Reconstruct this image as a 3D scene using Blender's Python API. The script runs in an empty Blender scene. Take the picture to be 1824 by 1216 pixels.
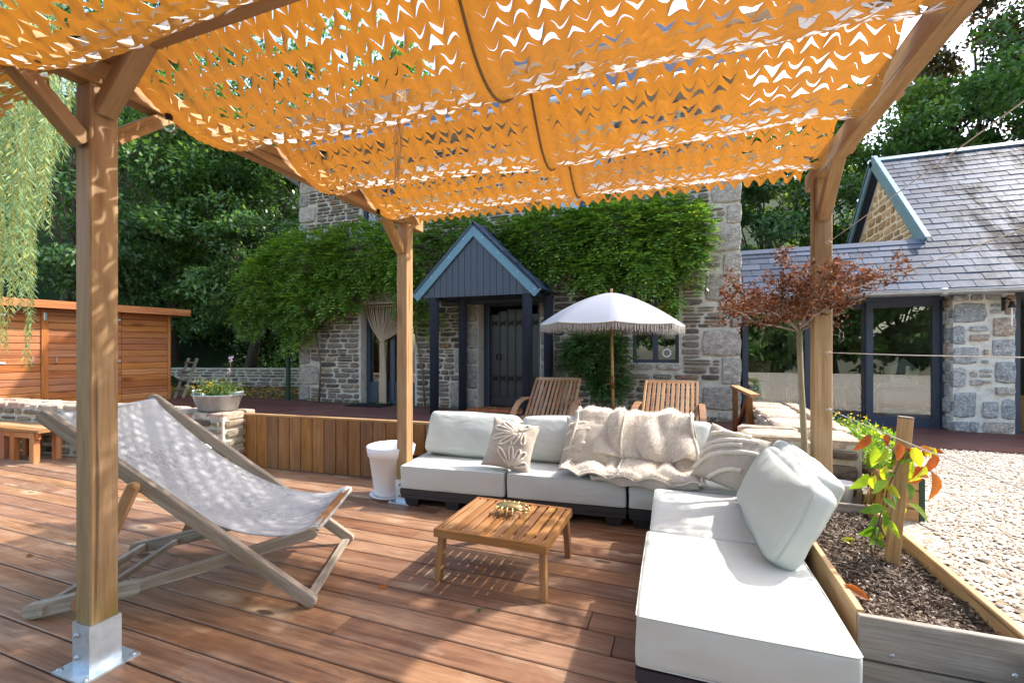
import bpy, math, random
import numpy as np
from mathutils import Matrix, Vector

R = math.radians
random.seed(7)
rng = np.random.default_rng(7)
SC = bpy.context.scene
COL = SC.collection

# ------------------------------------------------------------------ camera, sky, sun, exposure
cam_d = bpy.data.cameras.new('camera')
cam = bpy.data.objects.new('camera', cam_d)
COL.objects.link(cam)
cam_d.sensor_width = 36
cam_d.lens = 36 * 810 / 1824
cam_d.shift_y = 14 / 1824
cam_d.clip_start = 0.05
cam_d.clip_end = 900
cam.location = (0, 0, 1.3)
cam.rotation_euler = (R(90), 0, R(20.4))
SC.camera = cam

SUN = Vector((0.577, 0.40, 0.72)).normalized()
world = bpy.data.worlds.new('World')
SC.world = world
world.use_nodes = True
wt = world.node_tree
sky = wt.nodes.new('ShaderNodeTexSky')
sky.sky_type = 'NISHITA'
sky.sun_disc = False
sky.sun_elevation = math.asin(SUN.z)
sky.sun_rotation = math.atan2(SUN.x, SUN.y)
sky.air_density = 1.3
sky.dust_density = 2.5
sky.ozone_density = 0.6
bg = wt.nodes['Background']
bg.inputs['Strength'].default_value = 0.15
wt.links.new(sky.outputs[0], bg.inputs[0])
sun_d = bpy.data.lights.new('sun', 'SUN')
sun_d.energy = 2.0
sun_d.angle = R(0.9)
sun_d.color = (1, 0.95, 0.87)
sun = bpy.data.objects.new('sun', sun_d)
COL.objects.link(sun)
sun.rotation_euler = SUN.to_track_quat('Z', 'Y').to_euler()
sun.location = (8, 6, 14)
SC.view_settings.view_transform = 'Standard'
SC.view_settings.look = 'None'
SC.view_settings.gamma = 1
SC.view_settings.use_curve_mapping = False
SC.view_settings.exposure = 2.02
SC.cycles.max_bounces = 7
SC.cycles.transparent_max_bounces = 12

# ------------------------------------------------------------------ helpers: objects
W = {}


def _put(o, world, parent):
    COL.objects.link(o)
    if parent is not None:
        o.parent = parent
        o.matrix_basis = W[parent.name].inverted() @ world
    else:
        o.matrix_basis = world
    W[o.name] = world.copy()
    return o


def tag(o, label=None, cat=None, group=None, kind=None):
    if label: o['label'] = label
    if cat: o['category'] = cat
    if group: o['group'] = group
    if kind: o['kind'] = kind
    return o


def thing(name, label, cat, loc=(0, 0, 0), group=None, rz=0.0):
    o = bpy.data.objects.new(name, None)
    o.empty_display_size = 0.1
    _put(o, Matrix.Translation(loc) @ Matrix.Rotation(rz, 4, 'Z'), None)
    return tag(o, label, cat, group)


def inst(name, me, mat4, parent=None):
    return _put(bpy.data.objects.new(name, me), mat4, parent)


def frame(p0, p1, up=(0, 0, 1)):
    """matrix at the middle of p0-p1 with local X along the bar"""
    p0 = Vector(p0); p1 = Vector(p1)
    x = (p1 - p0).normalized()
    u = Vector(up)
    if abs(x.dot(u)) > 0.98: u = Vector((0, 1, 0))
    y = u.cross(x).normalized()
    z = x.cross(y)
    m = Matrix((x, y, z)).transposed().to_4x4()
    m.translation = (p0 + p1) / 2
    return m


def mesh_from(name, v, f, mat=None, smooth=False):
    me = bpy.data.meshes.new(name)
    me.from_pydata([tuple(p) for p in v], [], f)
    if smooth:
        me.polygons.foreach_set('use_smooth', [True] * len(me.polygons))
    if mat: me.materials.append(mat)
    me.update()
    return me


_bars = {}


def bar_mesh(L, w, h, mat, ch):
    k = (round(L, 3), round(w, 4), round(h, 4), mat.name, ch)
    if k not in _bars:
        c = min(w, h) * ch
        a, b = w / 2, h / 2
        ring = [(-a, -b + c), (-a + c, -b), (a - c, -b), (a, -b + c), (a, b - c), (a - c, b), (-a + c, b), (-a, b - c)]
        v = [(-L / 2, y, z) for y, z in ring] + [(L / 2, y, z) for y, z in ring]
        f = [(i, (i + 1) % 8, 8 + (i + 1) % 8, 8 + i) for i in range(8)]
        f = [q[::-1] for q in f]
        f += [tuple(range(8)), tuple(range(15, 7, -1))]
        _bars[k] = mesh_from('bar', v, f, mat)
    return _bars[k]


def bar(name, p0, p1, w, h, mat, parent=None, up=(0, 0, 1), ch=0.12):
    """straight timber: w across, h along 'up'"""
    L = (Vector(p1) - Vector(p0)).length
    return inst(name, bar_mesh(L, w, h, mat, ch), frame(p0, p1, up), parent)


class MB:
    def __init__(s):
        s.v = []; s.f = []

    def add(s, v, f):
        n = len(s.v)
        s.v += [tuple(p) for p in v]
        s.f += [tuple(i + n for i in q) for q in f]
        return s

    def box(s, c, d, m=None):
        x, y, z = d[0] / 2, d[1] / 2, d[2] / 2
        v = [Vector(p) for p in ((-x, -y, -z), (x, -y, -z), (x, y, -z), (-x, y, -z), (-x, -y, z), (x, -y, z), (x, y, z), (-x, y, z))]
        if m is not None: v = [m @ p for p in v]
        v = [p + Vector(c) for p in v]
        return s.add(v, [(0, 3, 2, 1), (4, 5, 6, 7), (0, 1, 5, 4), (1, 2, 6, 5), (2, 3, 7, 6), (3, 0, 4, 7)])

    def bar(s, p0, p1, w, h, up=(0, 0, 1)):
        m = frame(p0, p1, up)
        L = (Vector(p1) - Vector(p0)).length
        return s.box(m.translation, (L, w, h), m.to_3x3())

    def tube(s, pts, r, n=8, caps=True):
        pts = [Vector(p) for p in pts]
        if not hasattr(r, '__len__'): r = [r] * len(pts)
        v = []; f = []
        prev = None
        for i, p in enumerate(pts):
            t = (pts[min(i + 1, len(pts) - 1)] - pts[max(i - 1, 0)])
            t = t.normalized() if t.length > 1e-9 else Vector((0, 0, 1))
            a = prev if prev is not None else (Vector((0, 0, 1)) if abs(t.z) < 0.9 else Vector((1, 0, 0)))
            x = (a - t * a.dot(t))
            if x.length < 1e-6: x = t.orthogonal()
            x.normalize(); prev = x
            y = t.cross(x)
            for k in range(n):
                an = 2 * math.pi * k / n
                v.append(p + (x * math.cos(an) + y * math.sin(an)) * r[i])
        for i in range(len(pts) - 1):
            for k in range(n):
                f.append((i * n + k, i * n + (k + 1) % n, (i + 1) * n + (k + 1) % n, (i + 1) * n + k))
        if caps:
            f.append(tuple(range(n - 1, -1, -1)))
            m = (len(pts) - 1) * n
            f.append(tuple(range(m, m + n)))
        return s.add(v, f)

    def lathe(s, prof, c, n=24, sx=1.0, sy=1.0):
        v = []; f = []
        for r, z in prof:
            for k in range(n):
                a = 2 * math.pi * k / n
                v.append((c[0] + r * sx * math.cos(a), c[1] + r * sy * math.sin(a), c[2] + z))
        for i in range(len(prof) - 1):
            for k in range(n):
                f.append((i * n + k, i * n + (k + 1) % n, (i + 1) * n + (k + 1) % n, (i + 1) * n + k))
        return s.add(v, f)

    def grid(s, fn, nu, nv):
        v = [fn(i / nu, j / nv) for j in range(nv + 1) for i in range(nu + 1)]
        f = [(j * (nu + 1) + i, j * (nu + 1) + i + 1, (j + 1) * (nu + 1) + i + 1, (j + 1) * (nu + 1) + i) for j in range(nv) for i in range(nu)]
        return s.add(v, f)

    def build(s, name, mat, parent=None, smooth=False, origin=None):
        a = np.array(s.v)
        if origin is None:
            c = (a.min(0) + a.max(0)) / 2
            if parent is None: c[2] = a[:, 2].min()
        else: c = np.array(origin)
        me = mesh_from(name, (a - c).tolist(), s.f, mat, smooth)
        return inst(name, me, Matrix.Translation(c.tolist()), parent)


def rbox(dims, r, n=8, bulge=(0, 0, 0), noise=0.0, seed=0, mat4=None):
    """rounded box shell; returns verts, faces (welded)"""
    h = np.array(dims) / 2
    key = {}; v = []; f = []
    rr = random.Random(seed)
    ph = [rr.uniform(0, 6.28) for _ in range(12)]

    def vid(p):
        k = tuple(np.round(p, 6))
        if k in key: return key[k]
        q = np.array(p) * h
        inn = np.clip(q, -(h - r), h - r)
        d = q - inn
        # keep the distance parameterisation
        L = np.linalg.norm(d)
        out = inn + (d / L * r if L > 1e-9 else d)
        pp = np.array(p)
        for a in range(3):
            o = [b for b in range(3) if b != a]
            out[a] += np.sign(pp[a]) * abs(pp[a]) * bulge[a] * (1 - pp[o[0]] ** 2) * (1 - pp[o[1]] ** 2)
        if noise:
            w = (math.sin(out[0] * 17 + ph[0]) * math.sin(out[1] * 13 + ph[1] + 2 * math.sin(out[2] * 21 + ph[2])) +
                 0.6 * math.sin(out[0] * 31 + out[2] * 22 + ph[3]) * math.sin(out[1] * 27 + ph[4]))
            out = out + noise * w * (d / L if L > 1e-9 else np.zeros(3))
        v.append(out)
        key[k] = len(v) - 1
        return key[k]
    ts = np.linspace(-1, 1, n + 1)
    # put more lines near the edges
    ts = np.sign(ts) * (1 - (1 - np.abs(ts)) ** 1.5)
    for ax in range(3):
        o = [(ax + 1) % 3, (ax + 2) % 3]
        for sgn in (-1, 1):
            for i in range(n):
                for j in range(n):
                    q = []
                    for (a, b) in ((i, j), (i + 1, j), (i + 1, j + 1), (i, j + 1)):
                        p = [0, 0, 0]; p[ax] = sgn; p[o[0]] = ts[a]; p[o[1]] = ts[b]
                        q.append(vid(p))
                    f.append(tuple(q) if sgn > 0 else tuple(q[::-1]))
    if mat4 is not None: v = [mat4 @ Vector(p) for p in v]
    return v, f


def pillow_point(u, v, side, w, h, t, wav=0.0, seed=0):
    """u, v in -1..1; local x = width, z = height, y = thickness"""
    e = max(0.0, (1 - abs(u) ** 2.6)) ** 0.55 * max(0.0, (1 - abs(v) ** 2.6)) ** 0.55
    pin = 1 - 0.10 * (1 - abs(v) ** 2) * abs(u) ** 3
    pin2 = 1 - 0.10 * (1 - abs(u) ** 2) * abs(v) ** 3
    wv = wav * math.sin(5 * u + 3 * v + seed) * math.sin(4 * v - 2 * u + seed * 2) * e ** 0.5
    wr = wav * 1.2 * math.sin(14 * u * v + seed * 3) * (abs(u) * abs(v)) * (1 - e * 0.5)
    return Vector((u * w / 2 * pin, side * t / 2 * e + wv + wr, v * h / 2 * pin2))


def pillow(name, w, h, t, m, mat, parent=None, n=18, wav=0.006, seed=0):
    mb = MB()
    ts = [math.copysign(1 - (1 - abs(x)) ** 1.4, x) for x in np.linspace(-1, 1, n + 1)]
    for side in (-1, 1):
        v = [pillow_point(a, b, side, w, h, t, wav, seed) for b in ts for a in ts]
        f = [(j * (n + 1) + i, j * (n + 1) + i + 1, (j + 1) * (n + 1) + i + 1, (j + 1) * (n + 1) + i) for j in range(n) for i in range(n)]
        if side > 0: f = [q[::-1] for q in f]
        mb.add(v, f)
    me = mesh_from(name, mb.v, mb.f, mat, True)
    return inst(name, me, m, parent)


def leaf_mesh(name, P, D, Nn, L, Wd, mat, mat4=None, parent=None, fold=0.0):
    """many rhombic leaves as one mesh: base point, direction, normal, length, width"""
    P = np.asarray(P, float); D = np.asarray(D, float); Nn = np.asarray(Nn, float)
    D = D / (np.linalg.norm(D, axis=1, keepdims=True) + 1e-9)
    S = np.cross(D, Nn)
    S = S / (np.linalg.norm(S, axis=1, keepdims=True) + 1e-9)
    Nr = np.cross(S, D)
    L = np.asarray(L)[:, None]; Wd = np.asarray(Wd)[:, None]
    n = len(P)
    V = np.empty((n, 4, 3))
    V[:, 0] = P
    V[:, 1] = P + D * L * 0.42 + S * Wd * 0.5 + Nr * L * fold
    V[:, 2] = P + D * L
    V[:, 3] = P + D * L * 0.42 - S * Wd * 0.5 + Nr * L * fold
    c = V.reshape(-1, 3).mean(0)
    V -= c
    me = bpy.data.meshes.new(name)
    me.vertices.add(n * 4)
    me.vertices.foreach_set('co', V.astype(np.float32).ravel())
    me.loops.add(n * 4)
    me.loops.foreach_set('vertex_index', np.arange(n * 4, dtype=np.int32))
    me.polygons.add(n)
    me.polygons.foreach_set('loop_start', np.arange(0, n * 4, 4, dtype=np.int32))
    me.polygons.foreach_set('loop_total', np.full(n, 4, dtype=np.int32))
    me.materials.append(mat)
    me.update(calc_edges=True)
    m = Matrix.Translation(c.tolist())
    if mat4 is not None: m = mat4 @ m
    return inst(name, me, m, parent)


def rdir(n, up=0.0):
    d = rng.normal(size=(n, 3))
    d[:, 2] += up
    return d / np.linalg.norm(d, axis=1, keepdims=True)


# ------------------------------------------------------------------ helpers: materials
MATS = {}


class NT:
    def __init__(s, name):
        s.m = bpy.data.materials.new(name)
        s.m.use_nodes = True
        s.t = s.m.node_tree
        s.b = s.t.nodes['Principled BSDF']
        s.out = s.t.nodes['Material Output']
        MATS[name] = s.m

    def n(s, typ, **kw):
        nd = s.t.nodes.new(typ)
        for k, v in kw.items():
            if k.startswith('_'): setattr(nd, k[1:], v)
            else:
                i = nd.inputs[int(k[1:])] if k[0] == 'i' and k[1:].isdigit() else nd.inputs[k]
                s.set(i, v)
        return nd

    def set(s, i, v):
        if hasattr(v, 'is_output') or isinstance(v, bpy.types.NodeSocket): s.t.links.new(v, i)
        elif hasattr(v, 'outputs'): s.t.links.new(v.outputs[0], i)
        else:
            if hasattr(v, '__len__') and len(v) == 3 and i.type == 'RGBA': v = (*v, 1)
            i.default_value = v

    def ramp(s, fac, stops, interp='LINEAR'):
        r = s.t.nodes.new('ShaderNodeValToRGB')
        r.color_ramp.interpolation = interp
        e = r.color_ramp.elements
        while len(e) > 1: e.remove(e[-1])
        for i, (p, c) in enumerate(stops):
            if not hasattr(c, '__len__'): c = (c, c, c)
            if i == 0: e[0].position = p; e[0].color = (*c, 1)
            else:
                q = e.new(p); q.color = (*c, 1)
        s.set(r.inputs[0], fac)
        return r.outputs[0]

    def mix(s, fac, a, b, mode='MIX'):
        m = s.t.nodes.new('ShaderNodeMix')
        m.data_type = 'RGBA'; m.blend_type = mode
        s.set(m.inputs[0], fac); s.set(m.inputs[6], a); s.set(m.inputs[7], b)
        return m.outputs[2]

    def math(s, op, a, b=0.0, c=0.0):
        m = s.t.nodes.new('ShaderNodeMath'); m.operation = op
        s.set(m.inputs[0], a); s.set(m.inputs[1], b); s.set(m.inputs[2], c)
        return m.outputs[0]

    def noise(s, vec, scale, detail=4, rough=0.55, dist=0.0):
        n = s.n('ShaderNodeTexNoise', Scale=scale, Detail=detail, Roughness=rough, Distortion=dist)
        if vec is not None: s.set(n.inputs['Vector'], vec)
        return n.outputs[0]

    def coords(s, kind='Object', scale=(1, 1, 1), rand=True):
        if kind == 'Position': c = s.n('ShaderNodeNewGeometry').outputs['Position']
        else: c = s.n('ShaderNodeTexCoord').outputs[kind]
        if rand:
            r = s.n('ShaderNodeObjectInfo').outputs['Random']
            v = s.n('ShaderNodeCombineXYZ', X=s.math('MULTIPLY', r, 37.0), Y=s.math('MULTIPLY', r, 91.0), Z=s.math('MULTIPLY', r, 53.0))
            a = s.n('ShaderNodeVectorMath', _operation='ADD'); s.set(a.inputs[0], c); s.set(a.inputs[1], v.outputs[0])
            c = a.outputs[0]
        m = s.n('ShaderNodeMapping', Scale=scale)
        s.set(m.inputs['Vector'], c)
        return m.outputs[0]

    def bump(s, h, strength=0.3, dist=0.01):
        b = s.n('ShaderNodeBump', Strength=strength, Distance=dist)
        s.set(b.inputs['Height'], h)
        s.set(s.b.inputs['Normal'], b.outputs[0])

    def fin(s, col=None, rough=None, spec=None, metal=None):
        if col is not None: s.set(s.b.inputs['Base Color'], col)
        if rough is not None: s.set(s.b.inputs['Roughness'], rough)
        if spec is not None: s.set(s.b.inputs['Specular IOR Level'], spec)
        if metal is not None: s.set(s.b.inputs['Metallic'], metal)
        return s.m


def wood(name, dark, mid, light, grain=1.0, rough=0.6, worn=None, wornamt=0.5, knot=None, var=0.35, bumpk=0.25, spec=0.25, green=None):
    t = NT(name)
    c = t.coords('Object', (1.1 * grain, 13 * grain, 13 * grain))
    n1 = t.noise(c, 1.6, 5, 0.6, 0.8)
    c2 = t.coords('Object', (3 * grain, 70 * grain, 70 * grain))
    n2 = t.noise(c2, 1.5, 3, 0.6)
    g = t.math('ADD', t.math('MULTIPLY', n1, 0.65), t.math('MULTIPLY', n2, 0.35))
    col = t.ramp(g, [(0.3, dark), (0.5, mid), (0.72, light)])
    n3 = t.noise(t.coords('Object', (0.9 * grain, 34 * grain, 34 * grain)), 1.3, 2, 0.5, 0.3)
    col = t.mix(t.math('MULTIPLY', t.ramp(n3, [(0.27, 1), (0.34, 0)]), 0.75), col, tuple(x * 0.35 for x in dark))
    rnd = t.n('ShaderNodeObjectInfo').outputs['Random']
    hs = t.n('ShaderNodeHueSaturation', Hue=t.math('MULTIPLY_ADD', rnd, 0.012, 0.494), Value=t.math('MULTIPLY_ADD', rnd, var, 1 - var / 2),
             Saturation=t.math('MULTIPLY_ADD', t.math('FRACT', t.math('MULTIPLY', rnd, 7.3)), 0.16, 0.9), Color=col)
    col = hs.outputs[0]
    if knot:
        ck = t.coords('Object', (1.5, 4.6, 4.6))
        vo = t.n('ShaderNodeTexVoronoi', Vector=ck, Scale=1.0, Randomness=1.0)
        f = t.ramp(vo.outputs['Distance'], [(0.09, 1), (0.26, 0)])
        sel = t.ramp(t.n('ShaderNodeSeparateColor', Color=vo.outputs['Color']).outputs[0], [(0.3, 0), (0.32, 1)])
        f = t.math('MULTIPLY', f, sel)
        col = t.mix(t.math('MULTIPLY', f, 0.8), col, knot)
        core = t.ramp(vo.outputs['Distance'], [(0.075, 1), (0.10, 0)])
        col = t.mix(t.math('MULTIPLY', t.math('MULTIPLY', core, sel), 0.75), col, tuple(x * 0.55 for x in dark))
    if worn:
        cw = t.coords('Object', (1.0, 3.2, 3.2))
        wn = t.noise(cw, 2.2, 6, 0.7, 0.5)
        wf = t.ramp(wn, [(0.52, 0), (0.75, 1)])
        col = t.mix(t.math('MULTIPLY', t.math('MULTIPLY', wf, t.math('MULTIPLY_ADD', n2, 1.2, 0.1)), wornamt), col, worn)
        # dark rain stains
        sn = t.noise(t.coords('Position', (1, 1, 1), False), 1.3, 5, 0.7)
        col = t.mix(t.math('MULTIPLY', t.ramp(sn, [(0.5, 0), (0.7, 1)]), 0.3), col, tuple(x * 0.6 for x in dark))
    if green:
        z = t.n('ShaderNodeSeparateXYZ', Vector=t.n('ShaderNodeNewGeometry').outputs['Position']).outputs[2]
        gn = t.noise(t.coords('Position', (9, 9, 2.5), False), 1.5, 4)
        gf = t.math('MULTIPLY', t.ramp(z, [(0.12, 1), (0.42, 0)]), t.ramp(gn, [(0.38, 0), (0.62, 1)]))
        col = t.mix(t.math('MULTIPLY', gf, 0.75), col, green)
    t.bump(t.math('ADD', t.math('MULTIPLY', n2, 0.6), n1), bumpk, 0.004)
    return t.fin(col, t.math('MULTIPLY_ADD', n1, 0.25, rough - 0.12), spec)


def plain(name, col, rough=0.5, spec=0.4, metal=0.0, nscale=8, var=0.12, bumpk=0.0, bscale=60, coat=0.0):
    t = NT(name)
    c = t.coords('Object')
    n = t.noise(c, nscale, 5, 0.6)
    cc = t.mix(n, tuple(max(0, x * (1 - var)) for x in col), tuple(min(1, x * (1 + var)) for x in col))
    if bumpk: t.bump(t.noise(c, bscale, 3), bumpk, 0.003)
    return t.fin(cc, t.math('MULTIPLY_ADD', n, 0.16, rough - 0.08), spec, metal)


def stone(name, stops, rough=0.85, bumpk=0.6, speck=0.25, lichen=None, scale=1.0):
    t = NT(name)
    r1 = t.n('ShaderNodeObjectInfo').outputs['Random']
    r2 = t.n('ShaderNodeNewGeometry').outputs['Random Per Island']
    rr = t.math('FRACT', t.math('ADD', t.math('MULTIPLY', r1, 3.7), t.math('MULTIPLY', r2, 5.1)))
    base = t.ramp(rr, stops)
    c = t.coords('Position', (1, 1, 1), False)
    n = t.noise(c, 14 * scale, 6, 0.65)
    n2 = t.noise(c, 55 * scale, 4, 0.7)
    cs = t.coords('Position', (6, 6, 40), False)
    n3 = t.noise(cs, 1.2, 4, 0.6)
    col = t.mix(1.0, base, t.ramp(n, [(0.25, 0.55), (0.5, 1.0), (0.75, 1.5)]), 'MULTIPLY')
    col = t.mix(speck, col, t.ramp(n2, [(0.35, 0.25), (0.5, 1.0), (0.68, 2.0)]), 'MULTIPLY')
    col = t.mix(0.35, col, t.ramp(n3, [(0.35, 0.6), (0.65, 1.35)]), 'MULTIPLY')
    if lichen:
        ln = t.noise(c, 7, 6, 0.7)
        col = t.mix(t.math('MULTIPLY', t.ramp(ln, [(0.55, 0), (0.68, 1)]), 0.55), col, lichen)
    t.bump(t.math('ADD', t.math('MULTIPLY', n2, 0.5), n), bumpk, 0.012)
    return t.fin(col, rough, 0.25)


def foliage(name, stops, trans=0.3, rough=0.42, tcol=None, spec=0.5, ns=0.9):
    t = NT(name)
    r2 = t.n('ShaderNodeNewGeometry').outputs['Random Per Island']
    r1 = t.n('ShaderNodeObjectInfo').outputs['Random']
    col = t.ramp(t.math('FRACT', t.math('ADD', r2, t.math('MULTIPLY', r1, 7.7))), stops)
    c = t.coords('Position', (1, 1, 1), False)
    n = t.noise(c, ns, 4, 0.65)
    col = t.mix(0.45, col, t.ramp(n, [(0.3, 0.55), (0.7, 1.5)]), 'MULTIPLY')
    t.fin(col, rough, spec)
    tr = t.n('ShaderNodeBsdfTranslucent')
    tc = t.mix(1.0, col, tcol or (1.5, 1.6, 0.6), 'MULTIPLY')
    t.set(tr.inputs[0], tc)
    ms = t.n('ShaderNodeMixShader', Fac=trans)
    t.t.links.new(t.b.outputs[0], ms.inputs[1]); t.t.links.new(tr.outputs[0], ms.inputs[2])
    t.t.links.new(ms.outputs[0], t.out.inputs[0])
    return t.m


def fabric(name, col, rough=0.9, weave=900, bumpk=0.15, mott=None, var=0.1, mscale=9, spec=0.2, wrinkle=0.0, sheen=0.0):
    t = NT(name)
    c = t.coords('Object')
    n = t.noise(c, mscale, 6, 0.65)
    cc = t.mix(n, tuple(x * (1 - var) for x in col), tuple(min(1, x * (1 + var)) for x in col))
    wv = t.noise(c, weave, 2)
    if mott:
        cm = t.coords('Object', (1, 1, 1))
        f = t.ramp(t.noise(cm, 38, 6, 0.8), [(0.42, 0), (0.62, 1)])
        f2 = t.ramp(t.noise(cm, 4.5, 4, 0.6), [(0.38, 0.15), (0.66, 1)])
        cc = t.mix(t.math('MULTIPLY', t.math('MULTIPLY', f, f2), 0.8), cc, mott)
    h = t.math('MULTIPLY', wv, 0.15)
    if wrinkle:
        cw = t.coords('Object', (1, 1, 1.8))
        h = t.math('ADD', h, t.math('MULTIPLY', t.noise(cw, 4.2, 1.5, 0.45, 0.9), wrinkle))
    t.bump(h, bumpk, 0.018)
    if sheen: t.b.inputs['Sheen Weight'].default_value = sheen
    return t.fin(cc, rough, spec)


# ------------------------------------------------------------------ materials
M_deck = wood('deck_wood', (0.105, 0.048, 0.025), (0.235, 0.117, 0.062), (0.35, 0.197, 0.112), 1.0, 0.46, (0.46, 0.34, 0.24), 0.75, (0.52, 0.37, 0.23), 0.5, 0.3, 0.4)
M_udeck = wood('terrace_wood', (0.055, 0.018, 0.013), (0.105, 0.035, 0.025), (0.17, 0.065, 0.05), 1.0, 0.55, (0.22, 0.12, 0.1), 0.5, None, 0.3, 0.3, 0.35)
M_post = wood('pergola_wood', (0.22, 0.118, 0.048), (0.36, 0.212, 0.095), (0.48, 0.31, 0.16), 0.8, 0.6, (0.42, 0.33, 0.22), 0.4, (0.19, 0.075, 0.03), 0.2, 0.25, 0.25, green=(0.16, 0.17, 0.025))
M_teak = wood('teak', (0.16, 0.072, 0.024), (0.29, 0.135, 0.05), (0.40, 0.215, 0.095), 1.3, 0.45, None, 0, (0.2, 0.08, 0.03), 0.35, 0.2, 0.4)
M_teak2 = wood('reddish_teak', (0.19, 0.092, 0.04), (0.34, 0.175, 0.08), (0.46, 0.26, 0.13), 1.3, 0.5, (0.4, 0.25, 0.15), 0.3, None, 0.35, 0.2, 0.35)
M_grey = wood('weathered_oak', (0.15, 0.12, 0.09), (0.31, 0.26, 0.205), (0.46, 0.415, 0.36), 1.4, 0.75, (0.30, 0.18, 0.08), 0.6, None, 0.2, 0.4, 0.2)
M_plank = wood('parapet_planks', (0.12, 0.045, 0.010), (0.25, 0.10, 0.020), (0.36, 0.17, 0.04), 0.8, 0.5, (0.30, 0.22, 0.10), 0.5, (0.14, 0.06, 0.02), 0.55, 0.25, 0.35)
M_shed = wood('shed_wood', (0.25, 0.078, 0.022), (0.40, 0.145, 0.046), (0.53, 0.23, 0.09), 0.8, 0.6, None, 0, (0.2, 0.05, 0.015), 0.35, 0.25, 0.3)
M_bed = wood('planter_wood', (0.22, 0.12, 0.045), (0.42, 0.25, 0.11), (0.56, 0.38, 0.2), 1.0, 0.65, (0.4, 0.34, 0.26), 0.4, (0.2, 0.09, 0.04), 0.25, 0.3, 0.25)
M_bedgrey = wood('grey_planter_wood', (0.13, 0.11, 0.09), (0.29, 0.255, 0.215), (0.44, 0.41, 0.36), 1.0, 0.75, (0.13, 0.12, 0.10), 0.8, (0.06, 0.045, 0.035), 0.3, 0.5, 0.2)
M_steel = plain('galvanised_steel', (0.55, 0.62, 0.68), 0.42, 0.5, 0.75, 25, 0.3)
M_zinc = plain('zinc', (0.42, 0.45, 0.48), 0.42, 0.5, 0.7, 12, 0.35, 0.1, 20)
M_blue = plain('anthracite_paint', (0.036, 0.048, 0.074), 0.42, 0.45, 0, 6, 0.2, 0.12, 90)
M_barge = plain('petrol_blue_metal', (0.10, 0.20, 0.26), 0.4, 0.5, 0.15, 7, 0.25)
M_doorblk = plain('dark_door_paint', (0.013, 0.016, 0.022), 0.38, 0.5, 0, 20, 0.2, 0.1, 60)
M_white = plain('white_plastic', (0.78, 0.77, 0.78), 0.4, 0.4, 0, 6, 0.04)
M_black = plain('dark_plastic', (0.028, 0.028, 0.034), 0.5, 0.4, 0, 30, 0.3, 0.2, 40)
M_iron = plain('black_iron', (0.01, 0.01, 0.012), 0.45, 0.5, 0.3)
M_terra = plain('terracotta', (0.42, 0.13, 0.05), 0.8, 0.2)
M_beige = plain('beige_ceramic', (0.55, 0.45, 0.36), 0.7, 0.3)
M_green = plain('dark_green_paint', (0.016, 0.05, 0.028), 0.5, 0.4)
M_brass = plain('aged_brass', (0.42, 0.33, 0.15), 0.38, 0.5, 0.85, 30, 0.4)
M_brassdk = plain('dark_brass', (0.16, 0.07, 0.02), 0.5, 0.5, 0.4, 30, 0.4)
M_mat = plain('black_rubber', (0.012, 0.012, 0.012), 0.8, 0.2)
M_cush = fabric('white_cushion_cover', (0.53, 0.55, 0.52), 0.55, 500, 0.6, None, 0.03, 5, 0.35, 1.2)
M_back = fabric('pale_back_cushion', (0.52, 0.555, 0.52), 0.6, 500, 0.6, None, 0.04, 5, 0.3, 1.3)
M_linen = fabric('linen', (0.44, 0.385, 0.325), 0.95, 160, 0.6, (0.60, 0.53, 0.45), 0.12, 22, 0.1, 0.5)
M_tuft = fabric('cream_tufting', (0.68, 0.61, 0.51), 1.0, 120, 1.0, None, 0.15, 60, 0.05, 0.0, 0.4)
M_throw = fabric('fleece_throw', (0.50, 0.44, 0.375), 1.0, 130, 0.9, (0.58, 0.53, 0.47), 0.15, 25, 0.05, 0.5, 0.5)
M_sling = fabric('grey_canvas', (0.43, 0.43, 0.43), 0.95, 420, 0.4, (0.20, 0.20, 0.205), 0.16, 5, 0.1, 0.25)
M_umb = fabric('umbrella_canvas', (0.31, 0.307, 0.34), 0.85, 300, 0.2, None, 0.05, 5, 0.2, 0.2)
M_fringe = fabric('grey_fringe', (0.42, 0.39, 0.35), 1.0, 300, 0.3, None, 0.25, 30, 0.1)
M_curtain = fabric('beige_string_curtain', (0.52, 0.40, 0.29), 0.9, 300, 0.3, None, 0.1, 10, 0.1)
M_stone = stone('rubble_stone', [(0.0, (0.075, 0.06, 0.055)), (0.25, (0.135, 0.112, 0.098)), (0.5, (0.175, 0.145, 0.122)), (0.7, (0.235, 0.192, 0.155)), (0.85, (0.15, 0.112, 0.097)), (0.95, (0.27, 0.155, 0.085)), (1, (0.33, 0.275, 0.215))])
M_granite = stone('granite', [(0, (0.25, 0.228, 0.205)), (0.5, (0.31, 0.27, 0.225)), (1, (0.37, 0.33, 0.285))], 0.85, 0.5, 0.5)
M_granite2 = stone('blue_granite', [(0, (0.24, 0.25, 0.255)), (0.6, (0.33, 0.33, 0.325)), (0.8, (0.36, 0.29, 0.23)), (1, (0.25, 0.18, 0.14))], 0.85, 0.6, 0.6)
M_wallst = stone('garden_wall_stone', [(0, (0.09, 0.075, 0.062)), (0.35, (0.17, 0.14, 0.105)), (0.65, (0.26, 0.22, 0.16)), (0.85, (0.16, 0.12, 0.10)), (1, (0.32, 0.24, 0.17))], 0.85, 0.7, 0.3, (0.22, 0.22, 0.09))
M_cap = stone('capping_stone', [(0, (0.30, 0.25, 0.19)), (0.5, (0.42, 0.34, 0.26)), (1, (0.40, 0.27, 0.21))], 0.85, 0.6, 0.3)
M_barn = stone('barn_stone', [(0, (0.22, 0.15, 0.085)), (0.5, (0.33, 0.24, 0.14)), (1, (0.40, 0.31, 0.2))], 0.85, 0.7, 0.3)
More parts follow.
